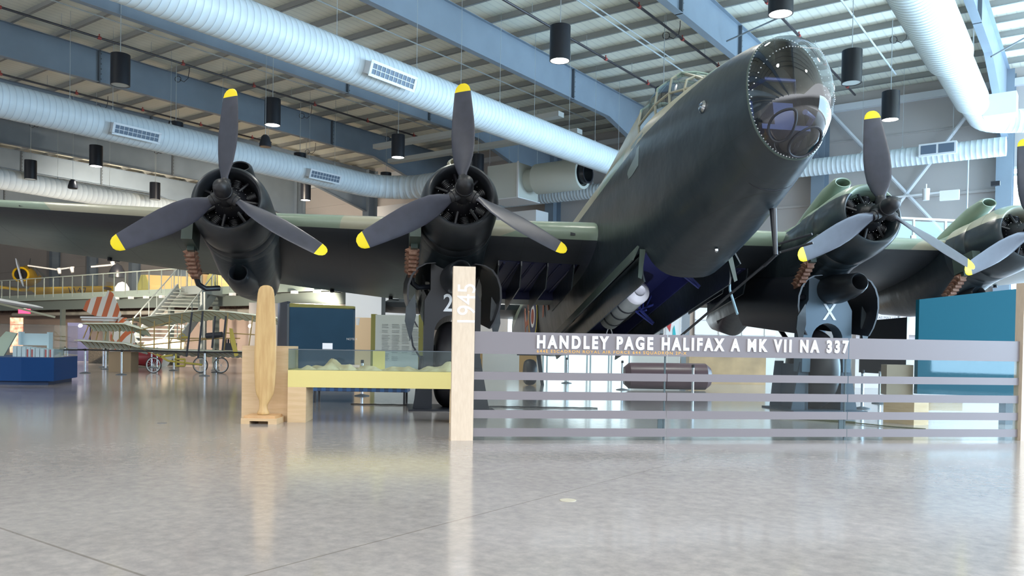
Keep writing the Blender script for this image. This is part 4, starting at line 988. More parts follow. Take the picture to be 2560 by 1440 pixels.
# crumpled parachute silk
def cloth():
    mb = MB(); nx, ny = 90, 16; vs = []
    rnd = random.Random(3)
    ph = [(rnd.uniform(4, 30), rnd.uniform(3, 26), rnd.uniform(0, 6), rnd.uniform(.2, 1)) for _ in range(18)]
    for i in range(nx + 1):
        for j in range(ny + 1):
            x = .12 + 2.60 * i / nx; y = .12 + .5 * j / ny; e = min(1, 6 * j / ny, 6 * (ny - j) / ny) * min(1, i / 4, (nx - i) / 4)
            amp = .035 + .05 * max(0, math.sin(x * 2.1 + .3)) ** 2 + .05 * math.exp(-((x - 2.50) / .14) ** 2)
            h = sum(w_ * math.sin(a * x + b * y + c) for a, b, c, w_ in ph) / 6
            vs.append(TC @ Vector((x + .01 * math.sin(40 * y), y + .03 * math.sin(x * 9), .814 + max(.0, e * (amp * .7 + amp * 1.5 * h + .09 * math.exp(-((x - 2.50) / .13) ** 2))))))
    fs = [(i * (ny + 1) + j, (i + 1) * (ny + 1) + j, (i + 1) * (ny + 1) + j + 1, i * (ny + 1) + j + 1) for i in range(nx) for j in range(ny)]
    mb.add(vs, fs); return mb
o = cloth().build('parachute_cloth', mat('old_silk', (.60, .52, .34), .6, col2=(.42, .33, .18), nscale=6), loc=TC @ Vector((1.5, .4, .814)), smooth=25); tag(o, 'crumpled cream parachute silk lying inside the yellow display case', 'cloth')
o = MB().box(1.22, .755, .813, 1.42, .763, 1.13, T=TC).build('case_divider', M['yellow'], case, smooth=0, world=True)
o = MB().box(.62, .4, .85, 1.05, .41, .895, T=TC).build('caption_card', mat('pink_card', (.62, .48, .42), .5), loc=TC @ Vector((.8, .4, .85)), smooth=0); tag(o, 'small pinkish caption card standing behind the silk in the display case', 'card')
o = MB().box(.44, .5, 1.14, .60, .505, 1.235, T=TC).build('label_card', mat('white_card', (.72, .72, .78), .5), loc=TC @ Vector((.52, .5, 1.14)), smooth=0); tag(o, 'small white printed card standing on top of the glass display case', 'card')
# board box with wooden blade standing before it
bx = thing('plywood_backboard', 'waist-high plywood box behind the upright wooden blade', 'display box', (-3.9, 12.95, 0))
MB().box(-4.225, 12.72, 0, -3.50, 12.76, 1.151).box(-4.225, 12.76, 0, -4.2, 13.3, 1.151).box(-3.52, 12.76, 0, -3.50, 13.3, 1.151).box(-4.225, 12.72, 1.151, -3.5, 13.3, 1.175).build('box_panels', M['ply'], bx, smooth=0, world=True)
bl_ = thing('wooden_propeller_blade', 'upright bare wooden propeller blade standing on a square wooden stand', 'propeller blade', (-3.80, 12.45, 0))
mb = MB(); rings = []
for z, w_, t_h in ((.13, .17, .14), (.15, .185, .15), (.17, .17, .14), (.20, .13, .12), (.27, .125, .11), (.34, .17, .11), (.42, .25, .10), (.50, .285, .09), (.60, .30, .08), (.80, .330, .07), (1.05, .328, .06), (1.35, .315, .05), (1.6, .296, .042), (1.8, .275, .036), (1.92, .255, .03), (1.98, .23, .026), (2.02, .18, .02), (2.04, .10, .014), (2.045, .04, .01)):
    z = .13 + (z - .13) * 1.033; tw_ = math.radians(14 * (1 - z / 2)); R_ = []
    for k in range(24):
        a = 2 * PI * k / 24; X_ = w_ / 2 * math.cos(a) + (.02 if z > .3 else 0); Y_ = t_h / 2 * math.sin(a)
        R_.append(Vector((X_ * math.cos(tw_) - Y_ * math.sin(tw_), X_ * math.sin(tw_) + Y_ * math.cos(tw_), z)))
    rings.append(R_)
mb.loft(rings); mb.build('blade', mat('carved_wood', (.46, .28, .11), .45, col2=(.56, .37, .16), nscale=3.0, stretch=(7, 7, .8)), bl_, smooth=60)
st_ = mat('stand_wood', (.55, .33, .16), .5, noise=.1, nscale=5)
MB().box(-.235, -.2, .085, .235, .2, .125).build('stand_top', st_, bl_, smooth=0); MB().box(-.27, -.22, .045, .27, .22, .085).build('stand_base', M['ply'], bl_, smooth=0)
for s in (-1, 1): MB().box(s * .27 - (0 if s < 0 else .13), -.22, 0, s * .27 + (.13 if s < 0 else 0), .22, .045).build('foot', M['ply'], bl_, smooth=0)
# ================================================================== left background
def P2(px, py, Y): return at(px, py, Y)
# stanchions with a belt
def stanchion(x, y, label, h=.83):
    r_ = thing('queue_stanchion', label, 'stanchion', (x, y, 0), 0, 'chrome belt stanchions around the exhibits')
    if not hasattr(stanchion, 'm'):
        a = MB().lathe([(.17, 0), (.17, .015), (.06, .04), (.03, .05)], n=24).build('stanchion_base', M['steel_dark'], r_)
        b = MB().lathe([(.032, .04), (.032, .76)], n=16).build('stanchion_post', M['chrome'], r_)
        c = MB().lathe([(.036, .76), (.036, .83), (.02, .835)], n=16).build('belt_head', M['belt'], r_)
        stanchion.m = (a.data, b.data, c.data)
    else:
        for nm, d in zip(('stanchion_base', 'stanchion_post', 'belt_head'), stanchion.m):
            o = bpy.data.objects.new(nm, d); COL.objects.link(o); o.parent = r_
    return r_
STN = [(-14.53, 27.66, 'chrome stanchion in front of the white canard wings, near the tan box'), (-12.95, 26.95, 'chrome stanchion standing in front of the tan box'), (-10.25, 27.1, 'chrome stanchion in front of the middle bicycle wheel of the biplane'),
 (-15.6, 28.5, 'chrome stanchion right of the blue display case, third from its corner'), (-18.1, 32.9, 'thin far chrome stanchion just right of the blue display case'), (-14.9, 26.4, 'chrome stanchion at the very corner of the blue display case'),
 (-16.6, 33.0, 'far chrome stanchion before the striped aeroplane, left one'), (-15.5, 31.0, 'far chrome stanchion before the striped aeroplane, right one'), (-14.9, 33.6, 'far chrome stanchion behind the biplane, left of its front wheel'), (-14.5, 33.2, 'far chrome stanchion under the front of the biplane'),
 (-12.9, 31.0, 'chrome stanchion behind the yellow frame of the biplane'), (-11.6, 31.8, 'chrome stanchion left of the middle bicycle wheel'), (-11.0, 30.2, 'chrome stanchion between the two rear bicycle wheels'),
 (-10.4, 33.0, 'far chrome stanchion beside the rearmost bicycle wheel'), (-3.45, 18.74, 'stanchion seen below the yellow display table'), (-1.0, 16.9, 'stanchion in front of the wheel stand under the yellow table'),
 (1.78, 26.3, 'stanchion seen through the barrier in front of the bright doors'), (3.13, 23.0, 'stanchion beside the maroon cylinder behind the barrier'), (-.85, 21.5, 'stanchion seen through the barrier near the left post'), (4.35, 19.5, 'stanchion near the middle barrier joint behind the glass'),
 (7.52, 17.4, 'stanchion right of the second barrier joint behind the glass'), (8.66, 19.1, 'stanchion left of the wooden plinth behind the glass')]
for s in STN: stanchion(*s)
def belt(a, b, label):
    o = MB().beam((a[0], a[1], .80), (b[0], b[1], .80), .006, .05).build('barrier_belt', M['belt'], smooth=0); tag(o, label, 'belt')
belt(STN[5], STN[0], 'black belt from the case corner to the first stanchion'); belt(STN[0], STN[1], 'black belt stretched in front of the tan box'); belt(STN[1], STN[2], 'long black belt stretched in front of the biplane wheels')
belt(STN[2], (-7.2, 27.3), 'black belt leading behind the plywood box')
# blue display case with acrylic cover
BC = Vector((-11.86, 20.7, 0))
cs = thing('blue_display_case', 'blue showcase with clear cover at the left edge', 'display case', (-13.4, 21.2, 0))
mb = MB(); mb.box(-17.0, 21.0, .10, -12.45, 23.0, .72); mb.box(-17.0, 20.7, 0, -12.5, 22.9, .10)
blue = mat('case_blue', (.003, .045, .17), .6, spec=.2); 
MB().prism([(-17, 20.9), (-12.45, 20.62), (-11.75, 20.85), (-12.3, 23), (-17, 23)], (0, 0, .10), (1, 0, 0), (0, 1, 0), (0, 0, .60)).build('case_body', blue, cs, smooth=0, world=True)
MB().prism([(-17, 21.0), (-12.6, 20.75), (-11.95, 20.95), (-12.4, 22.9), (-17, 22.9)], (0, 0, 0), (1, 0, 0), (0, 1, 0), (0, 0, .10)).build('case_plinth', mat('case_blue_dark', (.008, .04, .12), .5), cs, smooth=0, world=True)
gl = MB(); c_ = [(-17, 20.9), (-12.45, 20.62), (-11.75, 20.85), (-12.3, 23)]
for i in range(3): gl.beam((*c_[i], 1.12), (*c_[i + 1], 1.12), .012, .84)
gl.prism([(-17, 20.9), (-12.45, 20.62), (-11.75, 20.85), (-12.3, 23), (-17, 23)], (0, 0, 1.54), (1, 0, 0), (0, 1, 0), (0, 0, .012)); gl.build('acrylic_cover', M['glass'], cs, smooth=0, world=True)
mdl = mat('model_white', (.60, .66, .70), .4); red = mat('model_red', (.5, .05, .05), .5)
mo = thing('brochure_rack', 'pale brochure stack with red stripes inside the blue showcase', 'brochures', (-12.6, 21.7, .70))
mb = MB(); 
for i in range(9): mb.box(-.55 + i * .12, -.3, 0, -.45 + i * .12, .2, .28 - .01 * i)
mb.build('brochures', mdl, mo, smooth=0)
mb = MB(); 
for i in (3, 4, 7, 8): mb.box(-.54 + i * .12, -.305, 0, -.50 + i * .12, -.30, .2)
mb.build('red_spine', red, mo, smooth=0)
mo = thing('acrylic_stand', 'clear and white stand holding papers in the blue showcase', 'stand', (-12.9, 21.9, .70))
MB().box(-.35, 0, .30, .45, .02, .62).box(-.35, -.1, .30, -.30, .1, .66).box(.42, -.1, .2, .47, .1, .66).build('sheet', mat('pale_sheet', (.55, .66, .74), .2), mo, smooth=0)
mo = thing('leaning_board', 'pale green board leaning inside the blue showcase at left', 'board', (-13.9, 21.9, .70)); MB().prism([(-.35, 0), (.2, 0), (.55, .62), (.25, .66)], (0, 0, 0), (1, 0, 0), (0, 0, 1), (0, .05, 0)).build('board_sheet', mat('pale_green', (.50, .54, .42), .5), mo, smooth=0)
mo = thing('olive_dome_model', 'olive and cream rounded object at the left frame edge in the showcase', 'model', (-14.5, 21.9, .70)); MB().lathe([(.5, 0), (.5, .12), (.4, .14), (.42, .26), (.36, .3), (.3, .42), (.1, .5), (0, .5)], n=24).build('dome_shape', mat('olive_cream', (.45, .42, .25), .5, noise=.3), mo)
# tan box
o = MB().box(-14.4, 29.0, 0, -13.6, 29.6, .72).build('tan_box', mat('tan_board', (.36, .26, .16), .6), loc=(-14, 29.3, 0), smooth=0); tag(o, 'plain tan box on the floor behind the belt barrier', 'box')
# dark blue panel
o = MB().box(-22.0, 40.2, 0, -20.9, 40.3, 1.9).build('blue_partition', mat('navy_panel', (.008, .012, .05), .7), loc=(-21.4, 40.2, 0), smooth=0); tag(o, 'dark blue upright panel between the showcase and the striped aeroplane', 'panel')
o = MB().box(-19.6, 37.6, 0, -18.6, 38.6, .95).build('brown_cabinet', mat('cabinet_brown', (.07, .06, .045), .5, noise=.4, nscale=20), loc=(-19, 38, 0), smooth=0); tag(o, 'dark brown machine cabinet left of the striped fuselage', 'cabinet')
# --- striped aeroplane
def stripes(name, ang, w, c1, c2, off=0.0):
    m = bpy.data.materials.new(name); m.use_nodes = True; nt = m.node_tree; b = nt.nodes['Principled BSDF']; co, x, y, z = xyz(nt)
    s = mnode(nt, 'ADD', mnode(nt, 'MULTIPLY', x, math.cos(ang)), mnode(nt, 'MULTIPLY', z, math.sin(ang)))
    s = mnode(nt, 'MODULO', mnode(nt, 'ADD', s, 50 + off), w * 2); s = mnode(nt, 'LESS_THAN', s, w)
    nt.links.new(mixc(nt, s, c1, c2), b.inputs['Base Color']); b.inputs['Roughness'].default_value = .5; return m
WHT = (.72, .70, .64); ORG = (.55, .13, .04)
sa = thing('striped_aeroplane', 'small aeroplane with white and orange-red striped tail and fuselage', 'aircraft', (-15.3, 31.5, 0))
fin = mat('fin_stripe', WHT)
MB().prism([(-.75, 2.28), (-.62, 2.62), (-.30, 2.78), (.10, 2.80), (.20, 3.05), (.38, 2.95), (.55, 2.60), (.72, 2.1), (.66, 1.98), (-.30, 2.05)], (-.6, 0, 0), (1, 0, 0), (0, 0, 1), (0, .06, 0)).build('tail_fin', stripes('fin_stripes', -.30, .20, WHT, ORG), sa, smooth=0)
MB().box(-1.4, -.1, 1.95, .0, .5, 2.02).box(-1.35, -.1, 1.86, -.1, .4, 1.92).build('tailplane', M['white'], sa, smooth=0)
fu = MB(); fu.loft([[Vector((.05 + w_ * math.cos(a), .3 + w_ * math.sin(a), z)) for a in [2 * PI * k / 16 for k in range(16)]] for z, w_ in ((.05, .38), (.6, .48), (1.2, .45), (1.75, .32), (2.0, .14))]); 
def chev():
    m = bpy.data.materials.new('chevron'); m.use_nodes = True; nt = m.node_tree; b = nt.nodes['Principled BSDF']; co, x, y, z = xyz(nt)
    v = mnode(nt, 'ADD', z, mnode(nt, 'MULTIPLY', mnode(nt, 'ABSOLUTE', x), -1.6)); v = mnode(nt, 'LESS_THAN', mnode(nt, 'MODULO', mnode(nt, 'ADD', v, 20.1), .8), .3)
    nt.links.new(mixc(nt, v, WHT, ORG), b.inputs['Base Color']); return m
fu.build('fuselage', chev(), sa)
# --- pioneer biplane: canard, two curved wings, struts, three bicycle wheels
bp_ = thing('pioneer_biplane', 'early wood and fabric biplane with bicycle wheels behind the belt barrier', 'aircraft', (-12.0, 29.0, 0))
fab = mat('biplane_fabric', (.66, .71, .60), .6); fab2 = mat('biplane_fabric_pale', (.74, .79, .70), .6); wd = mat('varnished_wood', (.38, .27, .10), .45); dk = mat('strut_dark', (.03, .035, .05), .5); yl = mat('frame_yellow', (.50, .42, .08), .5)
def wl_(x, z): return Vector((x, 0, z))
def bwing(pts, chord, m, name, rake=0.0):
    mb = MB(); rings = []
    N = 60
    for i in range(N + 1):
        t = i / N * (len(pts) - 1); k = min(int(t), len(pts) - 2); p = Vector(pts[k]).lerp(Vector(pts[k + 1]), t - k)
        sc = .05 * abs(math.sin(i * PI / 3.0))
        rings.append([p + Vector((0, 0, 0)), p + Vector((.3 * rake, chord * .35, .03)), p + Vector((.7 * rake, chord * .75, -.09)), p + Vector((rake, chord - sc * 2, -.22 - sc)), p + Vector((rake, chord - sc * 2, -.23 - sc)), p + Vector((.5 * rake, chord * .5, -.04)), p + Vector((0, 0, -.02))])
    mb.loft(rings); o = mb.build(name, m, bp_, smooth=30, world=True)
    r_ = MB()
    for i in range(0, N + 1, 3): r_.tube([rings[i][6], rings[i][5], rings[i][4]], .012, 4)
    rr = r_.build('wing_rib', wd, o, smooth=0); rr.data.transform(bp_.matrix_world.inverted()); return o
Yb = 28.6
top = [P2(312, 798, Yb + .4), P2(400, 787, Yb), P2(470, 779, Yb - .2), P2(505, 775, Yb - .3), P2(570, 779, Yb), P2(640, 788, Yb + .6), P2(700, 796, Yb + 1)]
low = [P2(330, 869, Yb + .4), P2(400, 874, Yb), P2(505, 877, Yb - .3), P2(570, 879, Yb), P2(700, 882, Yb + 1)]
bwing(top, 1.9, fab, 'upper_wing'); bwing(low, 1.9, fab2, 'lower_wing')
can1 = [P2(204, 808, Yb - 1), P2(310, 809, Yb - .6), P2(352, 822, Yb - .2)]; can2 = [P2(186, 850, Yb - 1.2), P2(310, 858, Yb - .6), P2(345, 868, Yb - .3)]
bwing(can1, .8, fab, 'canard_upper_surface'); bwing(can2, .8, fab2, 'canard_lower_surface')
mb = MB()
for (x0, y0, x1, y1) in ((222, 812, 208, 846), (234, 812, 222, 848), (250, 812, 240, 850), (268, 812, 262, 850), (285, 812, 280, 854), (300, 812, 298, 856), (333, 792, 326, 870), (350, 790, 352, 872), (386, 802, 385, 872), (424, 788, 421, 873), (455, 785, 452, 876), (570, 783, 560, 876), (655, 792, 646, 872), (632, 790, 622, 868)):
    mb.tube([P2(x0, y0, Yb - .1), P2(x1, y1, Yb - .1)], .022, 6)
for (x0, y0, x1, y1) in ((340, 828, 430, 804), (330, 866, 540, 846), (420, 846, 600, 846), (560, 832, 660, 838), (345, 868, 400, 892)): mb.tube([P2(x0, y0, Yb), P2(x1, y1, Yb)], .02, 6)
mb.build('wooden_strut', wd, bp_, world=True)
mb = MB()
for (x0, y0, x1, y1) in ((480, 780, 466, 892), (507, 778, 495, 895), (538, 790, 530, 870), (565, 790, 556, 876)): mb.tube([P2(x0, y0, Yb - .3), P2(x1, y1, Yb - .3)], .035, 6)
mb.build('dark_strut', dk, bp_, world=True)
mb = MB()
for (x0, y0, x1, y1) in ((392, 886, 420, 902), (420, 902, 505, 912), (440, 884, 440, 915), (440, 915, 462, 915), (462, 897, 462, 915), (436, 898, 462, 898), (400, 892, 432, 888)): mb.tube([P2(x0, y0, Yb), P2(x1, y1, Yb)], .035, 6)
mb.build('undercarriage_frame', yl, bp_, world=True)
mb = MB(); mb.tube([P2(455, 843, Yb), P2(470, 843, Yb)], .03); mb.tube([P2(455, 843, Yb) + Vector((.12 * math.cos(a), 0, .12 * math.sin(a))) for a in [2 * PI * k / 16 for k in range(17)]], .015, 5); mb.build('control_wheel', yl, bp_, world=True)
MB().lathe([(.06, -.3), (.1, -.28), (.1, .28), (.06, .3)], P2(536, 838, Yb), (1, 0, .1), 14).build('fuel_tank', dk, bp_, world=True)
e_ = MB(); e_.box(-10.1, 28.5, .85, -9.75, 28.8, 1.1); 
for q in range(4): e_.lathe([(.035, 0), (.035, .16)], (-10.08 + q * .09, 28.6, 1.08), (0, 0, 1), 8)
e_.build('engine', dk, bp_, world=True)
MB().prism([(0, 0), (.10, -.02), (.22, -.5), (.32, -.95), (.2, -1.0), (.05, -.5)], P2(573, 820, Yb - .2), (1, 0, 0), (0, 0, 1), (0, .05, 0)).build('propeller', yl, bp_, world=True)
for px_, Yw in ((393, 28.6), (511, 29.4), (563, 29.5)):
    c_ = P2(px_, 0, Yw); c_.z = .285
    o = MB().lathe([(.27, -.02), (.285, -.012), (.285, .012), (.27, .02), (.262, .012), (.262, -.012)], c_, (.1, 1, 0), 40, close=True).build('bicycle_tyre', M['rubber'], bp_, world=True)
    s_ = MB(); s_.lathe([(.262, -.012), (.262, .012), (.235, .012), (.235, -.012)], c_, (.1, 1, 0), 40, close=True)
    for k in range(14): a = 2 * PI * k / 14; s_.tube([c_, c_ + Vector((.25 * math.cos(a), 0, .25 * math.sin(a)))], .004, 3)
    s_ = s_.build('wheel_rim', mdl, o); s_.data.transform(bp_.matrix_world.inverted())
# red and dark machines glimpsed behind
o = MB().lathe([(.0, -.6), (.3, -.5), (.36, 0), (.3, .5), (0, .6)], P2(370, 895, 34), (1, 0, 0), 20).build('red_drum', mat('deep_red', (.25, .02, .03), .4), loc=P2(370, 895, 34)); tag(o, 'dark red drum behind the front wheel of the biplane', 'drum')
o = MB().box(-18, 36, 0, -15.3, 37.4, .95).build('dark_machine', mat('machine_dark', (.04, .045, .035), .5, noise=.5, nscale=12), loc=(-16.5, 36.5, 0), smooth=0); tag(o, 'dark engine exhibit under the stair behind the biplane', 'machine')
o = MB().lathe([(0, -.9), (.25, -.8), (.38, -.2), (.38, .4), (.2, .9), (0, 1.0)], P2(410, 868, 36), (1, .1, .05), 20).build('cream_float', mat('cream_body', (.36, .30, .22), .5), loc=P2(410, 868, 36)); tag(o, 'cream rounded aircraft body beneath the stair', 'aircraft body')
# white wing tip at the far left
o = MB().loft([[P2(x, y0, 19) , P2(x, (y0 + y1) / 2, 18.8), P2(x, y1, 19), P2(x, y1 - 1, 20.2), P2(x, y0 + 1, 20.2)] for x, y0, y1 in ((-60, 733, 748), (0, 746, 757), (50, 755, 766), (90, 763, 771), (108, 768, 771))]).build('white_wing', M['white']); tag(o, 'pointed white wing reaching in from the left edge under the gallery', 'wing')
o = MB().beam(P2(-60, 745, 20), P2(138, 793, 21), .05, .05).build('wing_strut', mat('strut_cream', (.40, .40, .30), .5)); tag(o, 'long cream strut below the pointed white wing at left', 'strut')

# --- gallery deck, rail, stair
T = Matrix.Rotation(ROT_AB, 4, 'Z')
M['rail_steel'] = mat('rail_steel', (.26, .30, .29), .4)
steel_g = mat('gallery_steel', (.13, .16, .15), .5); steel_l = mat('gallery_fascia', (.27, .34, .31), .5); steel_s = mat('stair_steel', (.30, .34, .34), .5)
gal = thing('gallery', 'raised gallery deck with steel edge beam along the left hall', 'gallery', ab(25.3, -50, 3.4), ROT_AB)
dk_ = MB(); dk_.box(-100, 25.3, 3.55, -24, 40.6, 3.62, T=T); dk_.build('deck_slab', mat('deck_underside', (.30, .27, .25), .7), gal, smooth=0, world=True)
MB().box(-100, 25.2, 3.52, -24, 25.3, 3.92, T=T).build('fascia', steel_l, gal, smooth=0, world=True)
MB().box(-100, 25.5, 2.92, -24, 25.7, 3.50, T=T).build('edge_beam', steel_g, gal, smooth=0, world=True)
for b, lab in ((-54.4, 0), (-49.0, 0), (-42.0, 0), (-37.8, 0), (-32.5, 0)):
    MB().box(b - .12, 25.5, 0, b + .12, 25.75, 2.95, T=T).build('gallery_post', steel_g, gal, smooth=0, world=True)
for i in range(26):
    b = -66 + i * 1.25
    MB().box(b - .02, 25.15, 3.7, b + .02, 25.2, 4.98, T=T).build('rail_post', M['rail_steel'], gal, smooth=0, world=True)
MB().box(-67, 25.14, 4.96, -33.5, 25.2, 5.02, T=T).build('hand_rail', mat('rail_green', (.42, .50, .46), .4), gal, smooth=0, world=True)
MB().box(-67, 25.17, 3.95, -33.5, 25.18, 4.9, T=T).build('rail_glass', glass('rail_glass', (.95, .98, .97), .05), gal, smooth=0, world=True)
pb = MB()
for i in range(14): pb.box(-47 + i * 1.6, 25.0, 3.42, -46.7 + i * 1.6, 25.2, 3.56, T=T)
for q_ in islands(pb): q_.build('downlight_bracket', M['white'], gal, smooth=0, world=True)
MB().tube([ab(27.5, -66, 2.75), ab(27.5, -26, 2.75)], .13, 12).build('service_pipe', mat('service_pipe_m', (.52, .52, .47), .5), gal, world=True)
MB().box(-70, 28.0, 2.9, -24, 28.6, 3.3, T=T).build('service_tray', mat('tray_brown', (.14, .09, .07), .6, noise=.5, nscale=9), gal, smooth=0, world=True)
# stair with landing
stw = thing('steel_stair', 'grey steel stair descending from the gallery behind the biplane', 'stair', (-15.5, 38, 0))
A_ = Vector((-17.0, 41.3, 3.75)); B_ = Vector((-16.7, 34.0, 0.0)); side = Vector((1.7, .75, 0))
for k, s in enumerate((0, 1)):
    o_ = side * s; MB().beam(A_ + o_, B_ + o_, .08, .50).build('stringer', steel_s, stw, smooth=0, world=True)
    for t in [q / 8 for q in range(9)]:
        p = A_.lerp(B_, t) + o_; MB().tube([p, p + Vector((0, 0, 1.05))], .02, 6).build('baluster', M['rail_steel'], stw, world=True)
    MB().tube([A_ + o_ + Vector((0, 0, 1.05)), B_ + o_ + Vector((0, 0, 1.05))], .03, 8).build('handrail', M['rail_steel'], stw, world=True)
for q in range(20):
    p = A_.lerp(B_, (q + .5) / 20); MB().add([p, p + side, p + side + Vector((0, -.28, 0)), p + Vector((0, -.28, 0)), p + Vector((0, 0, .05)), p + side + Vector((0, 0, .05)), p + side + Vector((0, -.28, .05)), p + Vector((0, -.28, .05))], [(0, 1, 2, 3), (7, 6, 5, 4), (0, 4, 5, 1), (1, 5, 6, 2), (2, 6, 7, 3), (3, 7, 4, 0)]).build('tread', steel_g, stw, smooth=0, world=True)
la = MB(); q0 = P2(452, 728, 41.3); q1 = P2(506, 728, 39.8); q2 = P2(598, 731, 43.8); q3 = P2(560, 728, 46)
la.prism([(p.x, p.y) for p in (q0, q1, q2, q3)], (0, 0, 3.42), (1, 0, 0), (0, 1, 0), (0, 0, .42)); la.build('landing', steel_s, stw, smooth=0, world=True)
MB().box(-15.32, 39.85, 0, -15.08, 40.1, 3.5).build('landing_post', steel_s, stw, smooth=0, world=True)
lr = MB()
for p, q in ((q0, q1), (q1, q2)):
    for t in (0, .25, .5, .75, 1):
        r_ = p.lerp(q, t); lr.tube([(r_.x, r_.y, 3.8), (r_.x, r_.y, 4.95)], .016, 6)
    lr.tube([(p.x, p.y, 4.95), (q.x, q.y, 4.95)], .03, 8)
lr.build('landing_rail', M['rail_steel'], stw, world=True)
# gallery exhibits
yt = thing('yellow_trainer_aircraft', 'yellow propeller aircraft parked on the gallery at far left', 'aircraft', P2(66, 700, 66))
YM = mat('trainer_yellow', (.72, .46, .01), .35); Yt = 66.0
c0 = P2(51, 686, Yt)
MB().lathe([(.64, 1.1), (.66, .5), (.62, .1), (.50, .0), (.44, .1), (.44, .3)], c0, (-.35, .94, 0), 28).build('cowling', YM, yt, world=True)
MB().lathe([(.45, .04), (0.1, .04), (0.1, -.1), (0, -.12)], c0, (-.35, .94, 0), 24).build('engine_face', M['black'], yt, world=True)
d_ = Vector((-.35, .94, 0)).normalized(); 
fu = MB(); 
fr_ = []
for s, w_, h_, dz in ((1.0, .62, .66, 0), (2.2, .62, .85, .05), (3.4, .58, .8, 0), (5.5, .42, .55, .05), (8, .15, .3, .2)):
    c = c0 + d_ * s + Vector((0, 0, dz)); r_ = Vector((d_.y, -d_.x, 0)); fr_.append([c + r_ * w_ * math.cos(a) + Vector((0, 0, h_ * math.sin(a))) for a in [2 * PI * k / 20 for k in range(20)]])
fu.loft(fr_); fu.build('fuselage', YM, yt, world=True)
MB().loft([[P2(x, y, Y_) + Vector((0, dy, dz)) for dy, dz in ((0, 0), (.1, .12), (.8, .08), (2.2, -.85), (.8, -.30), (.1, -.1))] for x, y, Y_ in ((72, 722, Yt), (160, 720, Yt + .5), (255, 718, Yt + 1.2), (288, 718, Yt + 1.5))]).build('wing', YM, yt, world=True)
MB().loft([[P2(x, y, Y_) + Vector((0, dy, dz)) for dy, dz in ((0, 0), (.1, .1), (.8, .16), (2.0, .05), (.8, -.08), (.1, -.1))] for x, y, Y_ in ((50, 725, Yt), (16, 720, Yt - .3), (-20, 716, Yt - .8))]).build('wing', YM, yt, world=True)
MB().loft([[p + Vector((w_ * math.cos(a), 0, 0)) + Vector((0, .06 * math.sin(a), 0)) for a in [2 * PI * k / 8 for k in range(8)]] for p, w_ in ((P2(40, 646, Yt - .3), .05), (P2(44, 660, Yt - .3), .13), (P2(49, 682, Yt - .4), .09), (P2(54, 700, Yt - .3), .13), (P2(59, 716, Yt - .3), .06))]).build('propeller', M['chrome'], yt, world=True)
cn = MB(); cn.tube([P2(75, 666, Yt + 1), P2(92, 670, Yt + 2), P2(115, 695, Yt + 3)], .09, 6); cn.tube([P2(85, 668, Yt + 1.5), P2(96, 690, Yt + 2)], .05, 6); cn.build('canopy_frame', M['steel_dark'], yt, world=True)
MB().tube([P2(76, 646, Yt), P2(73, 672, Yt)], .03, 5).build('aerial_mast', M['black'], yt, world=True)
MB().lathe([(.35, 0), (.35, .02), (.2, .021), (.2, .03), (.1, .031), (0, .031)], P2(268, 721, Yt + .6), (0, -.35, -.94), 20).build('wing_roundel', BL, yt, world=True)
tm = frame(P2(170, 733, Yt + .3), (1, 0, .02), (0, -.5, .86), (0, -.86, -.5)); text_mesh('wing_serial', '1147', .75, M['black'], yt, tm, extr=.01, spacing=1.1)
o = MB().tube([P2(70, 664, 60), P2(140, 674, 60)], .06, 6).tube([P2(140, 674, 60), P2(185, 668, 60)], .06, 6).build('track_light', M['white'], loc=P2(140, 674, 60)); tag(o, 'white track light bar above the yellow aircraft', 'track light')
for (x, y, lab) in ((148, 678, 'white spotlight hanging beneath the track light bar, left one'), (180, 675, 'white spotlight hanging beneath the track light bar, right one'), (282, 660, 'white spotlight on the short bar between two dark wall columns')):
    o = MB().lathe([(.10, -.2), (.16, .2), (0, .2)], P2(x, y, 60), (-.3, .2, 1), 12).build('spotlight', M['white'], loc=P2(x, y, 60)); tag(o, lab, 'spotlight')
o = MB().tube([P2(228, 667, 60), P2(292, 661, 60)], .07, 6).build('track_light', M['white'], loc=P2(260, 664, 60)); tag(o, 'short white track light bar before the dark wall columns', 'track light')
o = MB().prism([(-28, 64), (-33.5, 76), (-20, 62), (-17, 52), ], (0, 0, 8.0), (1, 0, 0), (0, 1, 0), (0, 0, .25)).build('canopy_soffit', mat('warm_soffit', (.60, .50, .38), .6), loc=(-25, 62, 8), smooth=0); tag(o, 'slanting warm-lit soffit just below the wing at far left', 'soffit')
OR = mat('orange_canvas', (.72, .42, .13), .6); OW = mat('orange_wall', (.75, .45, .12), .6)
for i, (x0, x1, yb, yt_, lab) in enumerate(((345, 455, 740, 688, 'orange canvas shelter on the gallery right of the yellow aircraft'), (515, 600, 735, 676, 'orange canvas shelter on the gallery behind the stair landing'))):
    Y_ = 50.0; a = P2(x0, yb, Y_); b = P2(x1, yb, Y_); t0 = P2(x0 + 12, yt_, Y_); W_ = b.x - a.x; z0 = 3.62; z1 = P2(x0, yt_, Y_).z; zm = (z0 * .45 + z1 * .55)
    r_ = thing('canvas_shelter', lab, 'shelter', (a.x, Y_, z0)); 
    MB().prism([(0, 0), (0, zm - z0), (.35, z1 - z0), (.85, z1 - z0), (1.25, zm - z0), (1.25, 0)], (a.x, Y_, z0), (.8, -.5, 0), (0, 0, 1), (W_ * .9, W_ * .35, 0)).build('canvas', OR, r_, smooth=0, world=True)
    MB().prism([(0, 0), (0, zm - z0), (.35, z1 - z0), (.85, z1 - z0), (1.25, zm - z0), (1.25, 0)], (a.x - .03, Y_ - .03, z0), (.8, -.5, 0), (0, 0, 1), (.03, .01, 0)).build('end_panel', mat('shelter_olive', (.45, .40, .08), .5), r_, smooth=0, world=True)
